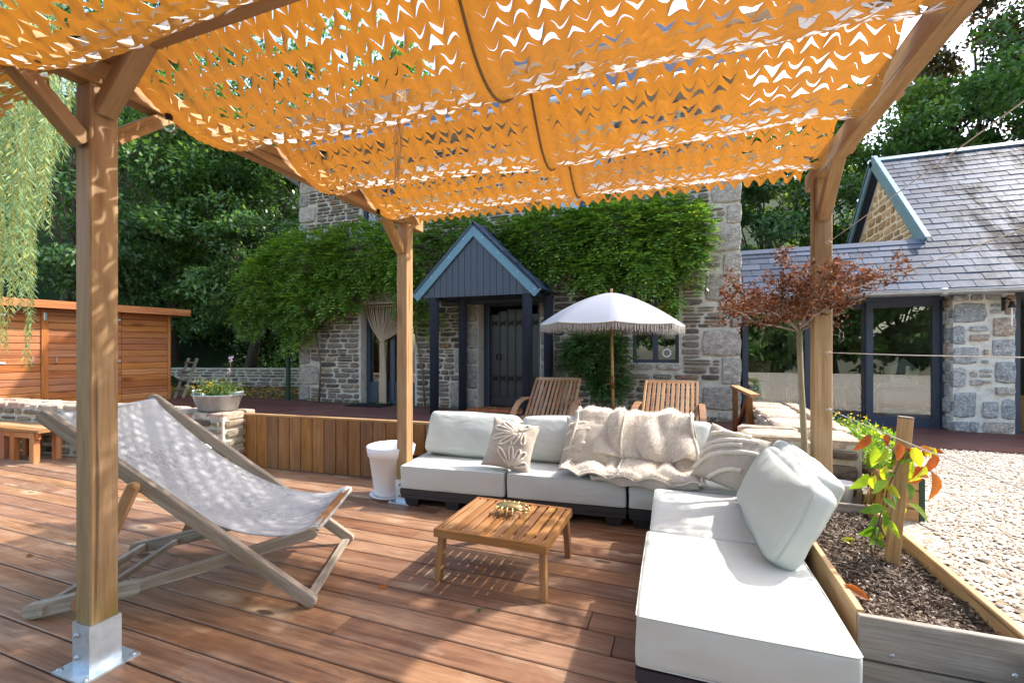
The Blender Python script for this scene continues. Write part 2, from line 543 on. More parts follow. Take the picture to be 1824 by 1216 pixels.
t = NT('lime_mortar')
_n = t.noise(t.coords('Position', (1, 1, 1), False), 9, 6, 0.7)
_n2 = t.noise(t.coords('Position', (1, 1, 1), False), 120, 3, 0.7)
t.bump(t.math('ADD', _n, t.math('MULTIPLY', _n2, 0.4)), 0.7, 0.02)
M_mortar = t.fin(t.ramp(_n, [(0.25, (0.36, 0.315, 0.25)), (0.5, (0.53, 0.485, 0.40)), (0.75, (0.64, 0.605, 0.53))]), 0.95, 0.1)
t = NT('white_lime_mortar')
_n = t.noise(t.coords('Position', (1, 1, 1), False), 12, 6, 0.7)
t.bump(_n, 0.7, 0.02)
M_lime = t.fin(t.ramp(_n, [(0.25, (0.42, 0.39, 0.33)), (0.5, (0.6, 0.575, 0.51)), (0.75, (0.7, 0.68, 0.62))]), 0.95, 0.1)
t = NT('slate')
_r = t.math('FRACT', t.math('ADD', t.math('MULTIPLY', t.n('ShaderNodeObjectInfo').outputs['Random'], 3.1), t.math('MULTIPLY', t.n('ShaderNodeNewGeometry').outputs['Random Per Island'], 5.3)))
_c = t.coords('Position', (1, 1, 1), False)
_n = t.noise(_c, 20, 5, 0.7)
_col = t.ramp(_r, [(0, (0.030, 0.041, 0.068)), (0.5, (0.050, 0.066, 0.102)), (1, (0.080, 0.10, 0.145))])
_st = t.noise(t.coords('Position', (1.6, 0.35, 0.35), False), 1.5, 6, 0.75)
_sf = t.math('MULTIPLY', t.ramp(_st, [(0.46, 0), (0.56, 1)]), t.ramp(t.math('MULTIPLY_ADD', t.n('ShaderNodeSeparateXYZ', Vector=_c).outputs[0], 1.0, -3.1), [(0, 0), (0.8, 1)]))
_col = t.mix(t.math('MULTIPLY', _sf, 0.95), _col, (0.016, 0.014, 0.017))
_l = t.ramp(t.noise(_c, 30, 6, 0.8), [(0.62, 0), (0.7, 1)])
_col = t.mix(t.math('MULTIPLY', _l, 0.5), _col, (0.45, 0.46, 0.46))
t.bump(_n, 0.25, 0.004)
M_slate = t.fin(_col, t.math('MULTIPLY_ADD', _n, 0.3, 0.42), t.math('MULTIPLY_ADD', _sf, -0.11, 0.13))
t = NT('window_glass')
fr = t.n('ShaderNodeFresnel', IOR=1.7)
tb = t.n('ShaderNodeBsdfTransparent', Color=(0.86, 0.9, 0.88, 1))
gl = t.n('ShaderNodeBsdfGlossy', Roughness=0.0, Color=(0.95, 0.97, 1, 1))
ms = t.n('ShaderNodeMixShader', Fac=t.math('MULTIPLY_ADD', fr.outputs[0], 1.0, 0.08))
t.t.links.new(tb.outputs[0], ms.inputs[1]); t.t.links.new(gl.outputs[0], ms.inputs[2]); t.t.links.new(ms.outputs[0], t.out.inputs[0])
M_glass = t.m
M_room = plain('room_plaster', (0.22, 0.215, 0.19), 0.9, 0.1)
M_pine = wood('pale_pine', (0.42, 0.28, 0.15), (0.56, 0.40, 0.24), (0.66, 0.5, 0.32), 1.2, 0.5)
M_pink = plain('pale_pink', (0.62, 0.42, 0.48), 0.7, 0.2)
M_mint = plain('pale_mint', (0.55, 0.7, 0.68), 0.6, 0.3)
M_turq = plain('turquoise', (0.04, 0.38, 0.42), 0.5, 0.3)
M_wicker = plain('wicker', (0.28, 0.14, 0.05), 0.7, 0.3, 0, 60, 0.5, 0.6, 90)
L_green = foliage('broad_leaf', [(0, (0.045, 0.105, 0.03)), (0.5, (0.078, 0.165, 0.05)), (0.85, (0.12, 0.215, 0.068)), (1, (0.18, 0.26, 0.075))], 0.42, 0.38)
L_dark = foliage('dark_leaf', [(0, (0.032, 0.078, 0.025)), (0.6, (0.06, 0.13, 0.045)), (1, (0.10, 0.18, 0.065))], 0.4, 0.38)
L_light = foliage('light_leaf', [(0, (0.05, 0.10, 0.024)), (0.5, (0.095, 0.165, 0.04)), (1, (0.19, 0.25, 0.06))], 0.42, 0.42)
L_red = foliage('reddish_leaf', [(0, (0.035, 0.045, 0.02)), (0.5, (0.08, 0.07, 0.03)), (1, (0.14, 0.07, 0.04))], 0.3, 0.45)
L_wist = foliage('wisteria_leaf', [(0, (0.075, 0.155, 0.026)), (0.5, (0.145, 0.27, 0.045)), (0.9, (0.23, 0.36, 0.065)), (0.96, (0.30, 0.38, 0.06)), (1, (0.42, 0.38, 0.05))], 0.32, 0.4)
L_will = foliage('willow_leaf', [(0, (0.09, 0.16, 0.07)), (0.5, (0.16, 0.25, 0.12)), (0.9, (0.26, 0.36, 0.18)), (1, (0.40, 0.38, 0.08))], 0.35, 0.4)
L_dead = foliage('dead_brown_leaf', [(0, (0.085, 0.042, 0.028)), (0.5, (0.155, 0.072, 0.042)), (0.85, (0.24, 0.10, 0.05)), (1, (0.32, 0.15, 0.08))], 0.25, 0.7, (1.3, 1.0, 0.8), 0.1)
L_fallen = foliage('fallen_leaf', [(0, (0.16, 0.06, 0.02)), (0.5, (0.3, 0.17, 0.04)), (1, (0.42, 0.32, 0.06))], 0.15, 0.7)
L_big = foliage('climber_leaf_green', [(0, (0.10, 0.22, 0.02)), (0.6, (0.2, 0.34, 0.03)), (1, (0.36, 0.42, 0.03))], 0.35, 0.35, ns=28)
L_bigr = foliage('climber_leaf_rust', [(0, (0.20, 0.04, 0.015)), (0.6, (0.35, 0.10, 0.02)), (1, (0.5, 0.2, 0.03))], 0.3, 0.4, (1.4, 1.0, 0.6), ns=30)
L_flow = foliage('yellow_petal', [(0, (0.6, 0.38, 0.02)), (1, (0.75, 0.55, 0.03))], 0.3, 0.6)
L_mauve = foliage('mauve_petal', [(0, (0.35, 0.2, 0.5)), (1, (0.6, 0.5, 0.65))], 0.3, 0.6)
M_bark = stone('bark', [(0, (0.05, 0.04, 0.03)), (1, (0.10, 0.085, 0.065))], 0.95, 1.0, 0.4)
M_stem = plain('pale_stem', (0.28, 0.25, 0.17), 0.7, 0.3, 0, 30, 0.3)
M_twig = plain('grey_twig', (0.30, 0.25, 0.21), 0.8, 0.2, 0, 40, 0.4)
M_vine = plain('vine_stem', (0.16, 0.11, 0.075), 0.85, 0.2, 0, 30, 0.4)
M_wire = plain('wire', (0.55, 0.53, 0.5), 0.5, 0.5, 0.3)
M_twine = fabric('twine', (0.62, 0.42, 0.24), 0.95, 200, 0.2)
# orange camouflage cloth: beige upper face, glows orange when the sun is behind it
t = NT('shade_net_cloth')
_c = t.coords('Position', (1, 1, 1), False)
_n = t.noise(_c, 6, 4, 0.6)
_n2 = t.noise(_c, 260, 2, 0.6)
_side = t.n('ShaderNodeNewGeometry').outputs['Backfacing']
_d = t.mix(_side, t.mix(_n, (0.76, 0.67, 0.56), (0.82, 0.74, 0.64)), t.mix(_n, (0.49, 0.245, 0.085), (0.57, 0.30, 0.115)))
_fade = t.ramp(t.noise(_c, 1.1, 3, 0.6), [(0.3, 0), (0.7, 1)])
_d = t.mix(t.math('MULTIPLY', _fade, 0.25), _d, (0.46, 0.31, 0.17))
t.fin(_d, 0.85, 0.15)
t.bump(_n2, 0.1, 0.002)
tr = t.n('ShaderNodeBsdfTranslucent')
t.set(tr.inputs[0], t.mix(_fade, (0.40, 0.152, 0.007), (0.30, 0.115, 0.015)))
ms = t.n('ShaderNodeMixShader', Fac=0.36)
t.t.links.new(t.b.outputs[0], ms.inputs[1]); t.t.links.new(tr.outputs[0], ms.inputs[2]); t.t.links.new(ms.outputs[0], t.out.inputs[0])
M_net = t.m
M_seam = fabric('net_seam', (0.22, 0.15, 0.08), 0.9, 200, 0.2)
# ground materials
t = NT('earth')
_c = t.coords('Position', (1, 1, 1), False)
_n = t.noise(_c, 3, 8, 0.75); _n2 = t.noise(_c, 40, 4, 0.7)
t.bump(t.math('ADD', _n, _n2), 0.8, 0.03)
M_earth = t.fin(t.mix(0.5, t.ramp(_n, [(0.3, (0.05, 0.055, 0.03)), (0.5, (0.10, 0.09, 0.055)), (0.7, (0.17, 0.14, 0.09))]), t.ramp(_n2, [(0.35, 0.4), (0.65, 1.6)]), 'MULTIPLY'), 0.95, 0.1)
t = NT('gravel_bed')
_c = t.coords('Position', (1, 1, 1), False)
_v = t.n('ShaderNodeTexVoronoi', Vector=_c, Scale=55.0)
_col = t.ramp(t.n('ShaderNodeSeparateColor', Color=_v.outputs['Color']).outputs[0], [(0, (0.20, 0.155, 0.11)), (0.4, (0.38, 0.32, 0.25)), (0.8, (0.5, 0.45, 0.38)), (1, (0.2, 0.195, 0.19))])
t.bump(t.math('SUBTRACT', 1.0, _v.outputs['Distance']), 0.8, 0.01)
M_gravel = t.fin(_col, 0.85, 0.2)
M_pebble = stone('pebble', [(0, (0.20, 0.15, 0.105)), (0.3, (0.38, 0.31, 0.235)), (0.6, (0.50, 0.44, 0.36)), (0.8, (0.60, 0.56, 0.49)), (0.9, (0.34, 0.21, 0.11)), (1, (0.16, 0.16, 0.17))], 0.7, 0.2, 0.1)
M_chip = stone('bark_chip', [(0, (0.07, 0.05, 0.038)), (0.5, (0.16, 0.12, 0.092)), (0.85, (0.28, 0.225, 0.18)), (1, (0.42, 0.36, 0.3))], 0.9, 0.3, 0.2)
M_soil = plain('soil', (0.07, 0.046, 0.032), 0.95, 0.1, 0, 30, 0.5, 0.8, 60)
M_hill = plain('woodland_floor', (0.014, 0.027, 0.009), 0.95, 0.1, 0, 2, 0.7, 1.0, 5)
M_shadow = plain('sub_floor', (0.02, 0.015, 0.012), 0.9, 0.1)

# ------------------------------------------------------------------ stonework helpers
def stone_base(seed, n=8, rough=0.1, face=0.86, bulge=0.0):
    r = random.Random(seed)
    ring = []
    for i in range(n):
        c = 0.5 - r.uniform(0, rough * .45)
        q = [(1, 0), (1, 1), (0, 1), (-1, 1), (-1, 0), (-1, -1), (0, -1), (1, -1)][i]
        k = 1 - (r.uniform(.03, .10 + rough) if i % 2 else 0)
        sl = r.uniform(-.25, .25) if i % 2 == 0 else 0
        ring.append((q[0] * c * k + (sl * .5 if q[0] == 0 else 0), q[1] * c * k + (sl * .5 if q[1] == 0 else 0)))
    v = [(x, 0.5, z) for x, z in ring] + [(x, -0.22 - r.uniform(0, .1), z) for x, z in ring]
    v += [(x * face + r.uniform(-.02, .02), -0.42 - r.uniform(0, .08), z * (face - .04) + r.uniform(-.03, .03)) for x, z in ring]
    v += [(r.uniform(-.15, .15), -0.5 - bulge, r.uniform(-.1, .1))]
    f = []
    for i in range(n):
        j = (i + 1) % n
        f.append((i, j, n + j, n + i)); f.append((n + i, n + j, 2 * n + j, 2 * n + i)); f.append((2 * n + i, 2 * n + j, 3 * n))
    return v, [q[::-1] for q in f]


_SB = {}


def stone_set(mat, n=8, rough=0.1, face=0.86, count=14):
    k = (mat.name, n, rough, face)
    if k not in _SB:
        L = []
        for s in range(count):
            v, f = stone_base(s * 13 + 5, n, rough, face, 0.05)
            # outward facing
            me = mesh_from('stone', v, f, mat)
            L.append((np.array(v), [tuple(q) for q in f], me))
        _SB[k] = L
    return _SB[k]


def lay_stones(rects, M, parent, mat, depth=0.05, maxobj=300, name='stone', rough=0.1, face=0.86, proud=0.02, wt=None, seed=1):
    """rects (x0,x1,z0,z1) in the wall's own plane; M: local x along the wall, -y outward, z up"""
    S = stone_set(mat, 8, rough, face)
    r = random.Random(seed)
    order = sorted(rects, key=lambda q: -(q[1] - q[0]) * (q[3] - q[2]) * (wt(q) if wt else 1))
    V = []; F = []; nv = 0
    for i, q in enumerate(order):
        w, h = q[1] - q[0], q[3] - q[2]
        L = Matrix.Translation(((q[0] + q[1]) / 2, depth / 2 - proud * r.uniform(0.5, 1.3), (q[2] + q[3]) / 2)) @ Matrix.Rotation(r.uniform(-.02, .02), 4, 'Y') @ Matrix.Diagonal((w * r.choice((1, -1)) if False else w, depth, h, 1))
        T = M @ L
        v, f, me = S[r.randrange(len(S))]
        if i < maxobj: inst(name, me, T, parent)
        else:
            a = np.array(T)
            V.append(v @ a[:3, :3].T + a[:3, 3])
            F += [tuple(k + nv for k in g) for g in f]
            nv += len(v)
    if V:
        mb = MB(); mb.v = np.concatenate(V).tolist(); mb.f = F
        o = mb.build(name + '_infill', mat, parent)
        o['kind'] = 'stuff'


def coursed(x0, x1, z0, z1, h=(0.05, 0.12), l=(0.12, 0.42), excl=(), gap=0.016, seed=1, thin=0.28):
    r = random.Random(seed)
    out = []
    z = z0
    while z < z1 - h[0] * 0.6:
        hh = r.uniform(*h)
        if z + hh > z1 - h[0] * 0.5: hh = z1 - z
        iv = [(x0, x1)]
        for e in excl:
            if e[2] < z + hh * 0.75 and e[3] > z + hh * 0.25:
                nx = []
                for a, b in iv:
                    if e[1] <= a or e[0] >= b: nx.append((a, b)); continue
                    if e[0] > a + 0.05: nx.append((a, e[0]))
                    if e[1] < b - 0.05: nx.append((e[1], b))
                iv = nx
        for a, b in iv:
            x = a
            while x < b - 0.03:
                ll = r.uniform(*l) * (0.6 + hh / h[1] * 0.5)
                if b - x - ll < l[0] * 0.8: ll = b - x
                if ll > l[1] * 1.5: ll *= 0.5
                g = gap * r.uniform(0.6, 1.5) / 2
                dz = r.uniform(-.1, .1) * hh
                if hh > h[0] * 1.6 and r.random() < thin:
                    m = z + hh * r.uniform(.42, .58)
                    out.append((x + g, x + ll - g, z + g + dz * .3, m - g * .8)); out.append((x + g, x + ll - g, m + g * .8, z + hh - g + dz * .3))
                else:
                    out.append((x + g, x + ll - g, z + g + dz * .3, z + hh - g + dz * .3))
                x += ll
        z += hh
    return out


def wall_cells(name, mat, parent, x0, x1, z0, z1, y0, y1, holes, M=None):
    """wall slab with rectangular openings, y0 front, y1 back"""
    xs = sorted({x0, x1, *[h[0] for h in holes], *[h[1] for h in holes]})
    zs = sorted({z0, z1, *[h[2] for h in holes], *[h[3] for h in holes]})
    xs = [x for x in xs if x0 <= x <= x1]; zs = [z for z in zs if z0 <= z <= z1]
    ok = [[not any(h[0] <= (xs[i] + xs[i + 1]) / 2 <= h[1] and h[2] <= (zs[j] + zs[j + 1]) / 2 <= h[3] for h in holes) for j in range(len(zs) - 1)] for i in range(len(xs) - 1)]
    mb = MB()
    V = {}

    def vid(x, y, z):
        k = (x, y, z)
        if k not in V:
            V[k] = len(mb.v); mb.v.append(k)
        return V[k]
    g = lambda i, j: 0 <= i < len(xs) - 1 and 0 <= j < len(zs) - 1 and ok[i][j]
    for i in range(len(xs) - 1):
        for j in range(len(zs) - 1):
            if not ok[i][j]: continue
            a, b, c, d = xs[i], xs[i + 1], zs[j], zs[j + 1]
            mb.f.append(tuple(vid(*p) for p in ((a, y0, c), (b, y0, c), (b, y0, d), (a, y0, d))))
            mb.f.append(tuple(vid(*p) for p in ((b, y1, c), (a, y1, c), (a, y1, d), (b, y1, d))))
            if not g(i - 1, j): mb.f.append(tuple(vid(*p) for p in ((a, y1, c), (a, y0, c), (a, y0, d), (a, y1, d))))
            if not g(i + 1, j): mb.f.append(tuple(vid(*p) for p in ((b, y0, c), (b, y1, c), (b, y1, d), (b, y0, d))))
            if not g(i, j - 1): mb.f.append(tuple(vid(*p) for p in ((a, y0, c), (a, y1, c), (b, y1, c), (b, y0, c))))
            if not g(i, j + 1): mb.f.append(tuple(vid(*p) for p in ((a, y0, d), (b, y0, d), (b, y1, d), (a, y1, d))))
    if M is not None: mb.v = [tuple(M @ Vector(p)) for p in mb.v]
    return mb.build(name, mat, parent)


def facing(px, py, ang):
    """frame at (px,py) whose local -y looks outward; ang = heading of local x"""
    return Matrix.Translation((px, py, 0)) @ Matrix.Rotation(ang, 4, 'Z')


# ------------------------------------------------------------------ ground
def sheet(name, pts, z, mat, sub=None):
    mb = MB()
    mb.add([(x, y, z) for x, y in pts], [tuple(range(len(pts)))])
    o = mb.build(name, mat)
    return tag(o, kind='structure')


sheet('ground', [(-400, -400), (400, -400), (400, 400), (-400, 400)], -0.30, M_earth)
# upper garden behind the parapet wall
mb = MB()
mb.box((-9.0, 23.9, -0.03), (80, 40.0, 0.46))
tag(mb.build('garden_ground', M_earth), kind='structure')
mb = MB()
mb.box((8.98, -.06, -0.02), (15.88, 15.9, 0.58))
tag(mb.build('gravel_yard', M_gravel), kind='structure')
# loose pebbles that can be seen one by one
N = 30000
px_ = np.concatenate([rng.uniform(1.08, 2.6, 19000), rng.uniform(1.6, 4.4, 11000)])
py_ = np.concatenate([rng.uniform(1.75, 4.2, 19000), rng.uniform(4.0, 6.0, 11000)])
keep = (px_ > 1.08) & ~((px_ < 1.33) & (py_ > 3.0))
px_, py_ = px_[keep], py_[keep]
N = len(px_)
octa = np.array([(1, 0, 0), (.3, .95, 0), (-.8, .6, 0), (-.8, -.6, 0), (.3, -.95, 0), (0.1, 0, .62), (-.05, 0, -.5)])
of = [(0, 1, 5), (1, 2, 5), (2, 3, 5), (3, 4, 5), (4, 0, 5)]
sz = rng.uniform(0.006, 0.012, N) * np.where(rng.random(N) < .08, 1.6, 1.0)
an = rng.uniform(0, 6.28, N)
base = octa[None] * rng.uniform(0.75, 1.25, (N, 7, 1))
base = base * np.stack([sz * rng.uniform(.9, 1.5, N), sz * rng.uniform(.7, 1.1, N), sz * rng.uniform(.7, 1.1, N)], 1)[:, None, :]
ca, sa = np.cos(an)[:, None], np.sin(an)[:, None]
X = base[..., 0] * ca - base[..., 1] * sa + px_[:, None]
Yy = base[..., 0] * sa + base[..., 1] * ca + py_[:, None]
Z = base[..., 2] + 0.274 + rng.uniform(0, 0.006, N)[:, None]
Vp = np.stack([X, Yy, Z], -1).reshape(-1, 3)
Fp = (np.array(of)[None] + (np.arange(N) * 7)[:, None, None]).reshape(-1, 3)
me = bpy.data.meshes.new('gravel_pebbles')
me.vertices.add(len(Vp)); me.vertices.foreach_set('co', Vp.astype(np.float32).ravel())
me.loops.add(len(Fp) * 3); me.loops.foreach_set('vertex_index', Fp.astype(np.int32).ravel())
me.polygons.add(len(Fp)); me.polygons.foreach_set('loop_start', np.arange(0, len(Fp) * 3, 3, dtype=np.int32)); me.polygons.foreach_set('loop_total', np.full(len(Fp), 3, dtype=np.int32))
me.materials.append(M_pebble); me.update(calc_edges=True)
tag(inst('gravel_pebbles', me, Matrix.Identity(4)), 'loose pale beige gravel spread over the yard', 'gravel', kind='stuff')

# ------------------------------------------------------------------ lower deck, board by board
mb = MB()
mb.add([(-10.5, -1.0, -0.055), (0.62, -1.0, -0.055), (0.62, 4.0, -0.055), (-10.5, 4.0, -0.055)], [(0, 1, 2, 3)])
deck = mb.build('deck', M_shadow); tag(deck, kind='structure')
pitch = 0.1485
y = 0.62
row = 0
rr = random.Random(3)
joints_fixed = {1.72: -1.50, 2.01: -0.28}
while y < 3.95:
    cuts = [-10.4]
    x = -10.4 + rr.uniform(1.2, 4)
    while x < 0.2:
        cuts.append(x); x += rr.uniform(2.6, 4.2)
    cuts.append(0.6)
    for k, xx in joints_fixed.items():
        if abs(y + pitch / 2 - k) < pitch / 2: cuts = sorted([c for c in cuts if abs(c - xx) > 1.2 or c in (-10.4, 0.6)] + [xx])
    for a, b in zip(cuts[:-1], cuts[1:]):
        bar('deck_board', (a + 0.0025, y + pitch / 2, -0.014 + rr.uniform(-.0015, .0015)), (b - 0.0025, y + pitch / 2, -0.014 + rr.uniform(-.0015, .0015)), pitch - 0.008, 0.028, M_deck, deck, ch=0.13)
    y += pitch; row += 1

# upper terrace
mb = MB()
mb.box((-4.4, 5.5, 0.22), (11.0, 3.3, 0.08))
terr = mb.build('terrace_deck', M_shadow); tag(terr, kind='structure')
y = 3.96
while y < 6.95:
    for a, b in ((-9.75, -6.1), (-6.095, -2.6), (-2.595, 0.98)):
        bar('terrace_board', (a, y + .07, 0.277), (b - .004, y + .07, 0.277), 0.136, 0.026, M_udeck, terr)
    y += 0.142
mb = MB()
mb.box((3.5, 6.7, 0.2), (4.6, 1.5, 0.12))
terr2 = mb.build('annex_deck', M_shadow); tag(terr2, kind='structure')
y = 5.95
while y < 7.38:
    bar('terrace_board', (1.22, y + .07, 0.277), (5.8, y + .07, 0.277), 0.136, 0.026, M_udeck, terr2)
    y += 0.142
bar('fascia_board', (1.2, 5.935, 0.23), (5.8, 5.935, 0.23), 0.022, 0.115, M_udeck, terr2)

# ------------------------------------------------------------------ garden walls
def garden_wall(name, label, x0, x1, yf, yb, z0, z1, ang, ends=(False, True), h=(0.07, 0.15), l=(0.15, 0.4), seed=3, caps=True, mat=None, rough=0.12, maxobj=120, gap=0.03, capw=(0.2, 0.45)):
    """wall in its own frame: front at y=0; placed at (x0,yf) heading ang"""
    L = x1 - x0; D = yb - yf
    M = facing(x0, yf, ang)
    th = thing(name, label, 'stone wall', M @ Vector((L / 2, D / 2, z0)))
    mb = MB(); mb.box((L / 2, D / 2, (z0 + z1) / 2 - .02), (L, D, z1 - z0 - 0.04)); mb.v = [tuple(M @ Vector(p)) for p in mb.v]
    mb.build('mortar_core', M_mortar, th)
    mat = mat or M_wallst
    lay_stones(coursed(0, L, z0, z1 - 0.06, h, l, (), gap, seed, 0.1), M, th, mat, 0.09, maxobj, rough=rough, proud=0.03, seed=seed)
    if ends[1]:
        lay_stones(coursed(0, D, z0, z1 - 0.06, h, l, (), gap, seed + 1, 0.1), M @ Matrix.Translation((L, 0, 0)) @ Matrix.Rotation(R(90), 4, 'Z'), th, mat, 0.09, 30, rough=rough, proud=0.03, seed=seed)
    if ends[0]:
        lay_stones(coursed(0, D, z0, z1 - 0.06, h, l, (), gap, seed + 2, 0.1), M @ Matrix.Translation((0, D, 0)) @ Matrix.Rotation(R(-90), 4, 'Z'), th, mat, 0.09, 30, rough=rough, proud=0.03, seed=seed)
    if caps:
        r = random.Random(seed)
        S = stone_set(M_cap, 8, 0.1, 0.9)
        x = -0.02
        while x < L:
            w = min(r.uniform(*capw), L + 0.03 - x)
            yy = -0.03
            while yy < D:
                d = min(r.uniform(.2, .4), D + .03 - yy)
                if D + .03 - yy - d < .1: d = D + .03 - yy
                T = M @ Matrix.Translation((x + w / 2, yy + d / 2, z1 - 0.035 + r.uniform(-.006, .008))) @ Matrix.Rotation(R(-90), 4, 'X') @ Matrix.Diagonal((w - .014, 0.07, d - .014, 1))
                inst('cap_stone', S[r.randrange(len(S))][2], T, th)
                yy += d
            x += w
    return th


garden_wall('garden_wall', 'long low rubble wall with pale capstones behind the bench', -9.6, -4.55, 3.17, 3.55, 0.0, 0.615, R(3.2), (False, True), seed=5, maxobj=150)
garden_wall('garden_wall', 'stub of rubble wall between white pot and sofa', -2.13, -1.2, 3.88, 4.2, 0.0, 0.6, R(2), (False, False), seed=8, h=(.09, .16), l=(.2, .4))
garden_wall('garden_wall', 'rubble wall with slab top behind the dead-leaved little tree', 0.42, 1.12, 3.62, 4.0, 0.0, 0.70, 0, (True, True), seed=12, h=(.11, .17), l=(.25, .5), capw=(.3, .6))
garden_wall('garden_wall', 'wide sloping-view stone wall running back to the glazed annex', 0.70, 1.18, 4.03, 5.85, 0.0, 0.705, 0, (True, False), seed=15, h=(.1, .16), l=(.2, .45), capw=(.16, .4))
garden_wall('garden_wall', 'distant mossy low wall below the wood', -14.5, -8.0, 9.2, 9.6, 0.15, 0.78, R(16), (False, False), seed=21, h=(.07, .13), l=(.2, .5), maxobj=170, caps=False)
# earth strip with fallen leaves in front of the distant wall
n = 2600
P = np.stack([rng.uniform(-14, -7.2, n), rng.uniform(7.0, 9.8, n), np.full(n, 0.215) + rng.uniform(0, .03, n)], 1)
o = leaf_mesh('leaf_litter', P, rdir(n) * (1, 1, .15), rdir(n, 2.5), rng.uniform(.06, .12, n), rng.uniform(.04, .07, n), L_fallen)
tag(o, 'brown fallen leaves on the ground by the distant wall', 'leaves', kind='stuff')

# plank parapet
pp = thing('plank_parapet', 'low parapet of brown vertical planks between wall and white pot', 'parapet', (-3.5, 3.8, 0))
p0, p1 = Vector((-4.83, 3.70, 0)), Vector((-2.05, 3.90, 0))
npl = 19
d = (p1 - p0) / npl
r = random.Random(2)
for i in range(npl):
    c = p0 + d * (i + 0.5)
    ww = d.length - 0.006
    nrm = Vector((d.y, -d.x, 0)).normalized()
    c = c + nrm * r.uniform(0, .004)
    bar('plank', c + Vector((0, 0, 0.005)), c + Vector((0, 0, 0.565)), ww, 0.022, M_plank, pp, up=nrm, ch=0.15)
bar('top_rail', p0 + Vector((0, .01, .578)), p1 + Vector((0, .01, .578)), 0.05, 0.022, M_bed, pp)
bar('back_rail', p0 + Vector((0, .05, .3)), p1 + Vector((0, .05, .3)), 0.05, 0.05, M_plank, pp)

# ------------------------------------------------------------------ stone house
YF = 7.0
house = thing('stone_house', 'old rubble stone house with granite quoins and climbing wisteria', 'house', (-3.2, 9.5, 0.2))
DOORL = (-5.64, -4.46, 0.2, 2.14); MAIN = (-3.22, -2.13, 0.2, 2.12); WIN = (-0.69, -0.03, 1.10, 2.20); UPL = (-5.62, -4.75, 3.42, 4.65); UPR = (-1.9, -1.0, 3.42, 4.65)
holes = [DOORL, MAIN, WIN, UPL, UPR]
wall_cells('wall', M_mortar, house, -7.10, 0.77, 0.15, 5.1, YF + 0.015, YF + 0.5, holes)
mb = MB(); mb.box((-7.0, 10.0, 2.62), (.2, 5.0, 4.9)); mb.box((0.66, 10.0, 2.62), (.2, 5.0, 4.9)); mb.box((-3.2, 12.6, 2.62), (7.9, .2, 4.9))
mb.build('rear_wall', M_mortar, house)
quo = []
r = random.Random(11)
z = 0.29; k = 0
while z < 5.0:
    h = r.uniform(.22, .42); w = r.uniform(.42, .62) if k % 2 else r.uniform(.2, .34)
    quo.append((-7.13, -7.13 + w, z, z + h - .015)); z += h; k += 1
z = 0.30; k = 1
for h, w in ((.14, .3), (.36, .52), (.40, .26), (.40, .52), (.36, .16), (.42, .48), (.28, .24), (.38, .44), (.3, .2), (.4, .4), (.35, .2), (.4, .4), (.3, .25), (.3, .4)):
    quo.append((.79 - w, .79, z, z + h - .015)); z += h
jam = []
z = 0.29
for h in (.34, .42, .25, .46, .28, .28):
    jam.append((-3.44, -3.23, z, z + h - .015)); jam.append((-2.12, -1.92, z + .05, z + h + .035)); z += h
jam += [(-3.75, -3.46, .29, .75), (-3.66, -3.46, .9, 1.3), (-1.9, -1.7, .5, .95), (-0.95, .3, 2.22, 2.46), (-5.9, -4.2, 2.17, 2.4), (-5.8, -4.6, 3.28, 3.41),
        (-.72, -.38, 1.0, 1.085), (-.35, .0, 1.0, 1.085)]
blk = quo + jam
excl = [(a - .01, b + .01, c - .01, d_ + .01) for a, b, c, d_ in blk] + [(h[0] - .03, h[1] + .03, h[2], h[3] + .02) for h in holes]
st = coursed(-7.1, 0.78, 0.29, 4.9, (0.05, 0.125), (0.12, 0.42), excl, 0.016, 4, 0.2)
FM = facing(0, YF, 0)


def wvis(q):
    zc = (q[2] + q[3]) / 2; xc = (q[0] + q[1]) / 2
    if zc > 2.1 and xc < 0: return 0.25
    if zc > 3.3: return 0.15
    return 1.0


lay_stones(st, FM, house, M_stone, 0.06, 250, rough=0.16, face=0.88, proud=0.013, wt=wvis, seed=4)
lay_stones(blk, FM, house, M_granite, 0.08, 300, name='granite_block', rough=0.05, face=0.95, proud=0.016, seed=6)
# roof (behind the shade net, seen only through its holes)
mb = MB()
for sgn in (1, -1):
    y0 = YF - .35 if sgn > 0 else 12.95
    mb.grid(lambda u, v: (-7.3 + u * 8.3, y0 + sgn * v * 3.15, 5.0 + v * 3.0 + .001), 8, 6)
mb.build('roof', M_slate, house)
mb = MB()
for x in (-7.1, 0.77):
    mb = MB(); mb.add([(x, YF, 5.05), (x, 12.6, 5.05), (x, 9.8, 7.9)], [(0, 1, 2)]); mb.build('gable', M_mortar, house)
mb = MB(); mb.tube([(-7.3, YF - .42, 5.0), (1.0, YF - .42, 5.0)], .06, 10)
mb.tube([(-7.2, YF - .42, 4.95), (-7.22, YF - .3, 4.7), (-7.22, YF + .1, 4.6), (-7.2, YF + 1.5, 4.5)], .04, 10)
mb.build('gutter', M_zinc, house, True)


def window(parent, x0, x1, z0, z1, y, fr=.05, mull=True, rail=None, mat=None):
    mat = mat or M_blue
    w = thing_part(parent, 'window', x0, x1, z0, z1, y, fr, mull, rail, mat)
    return w


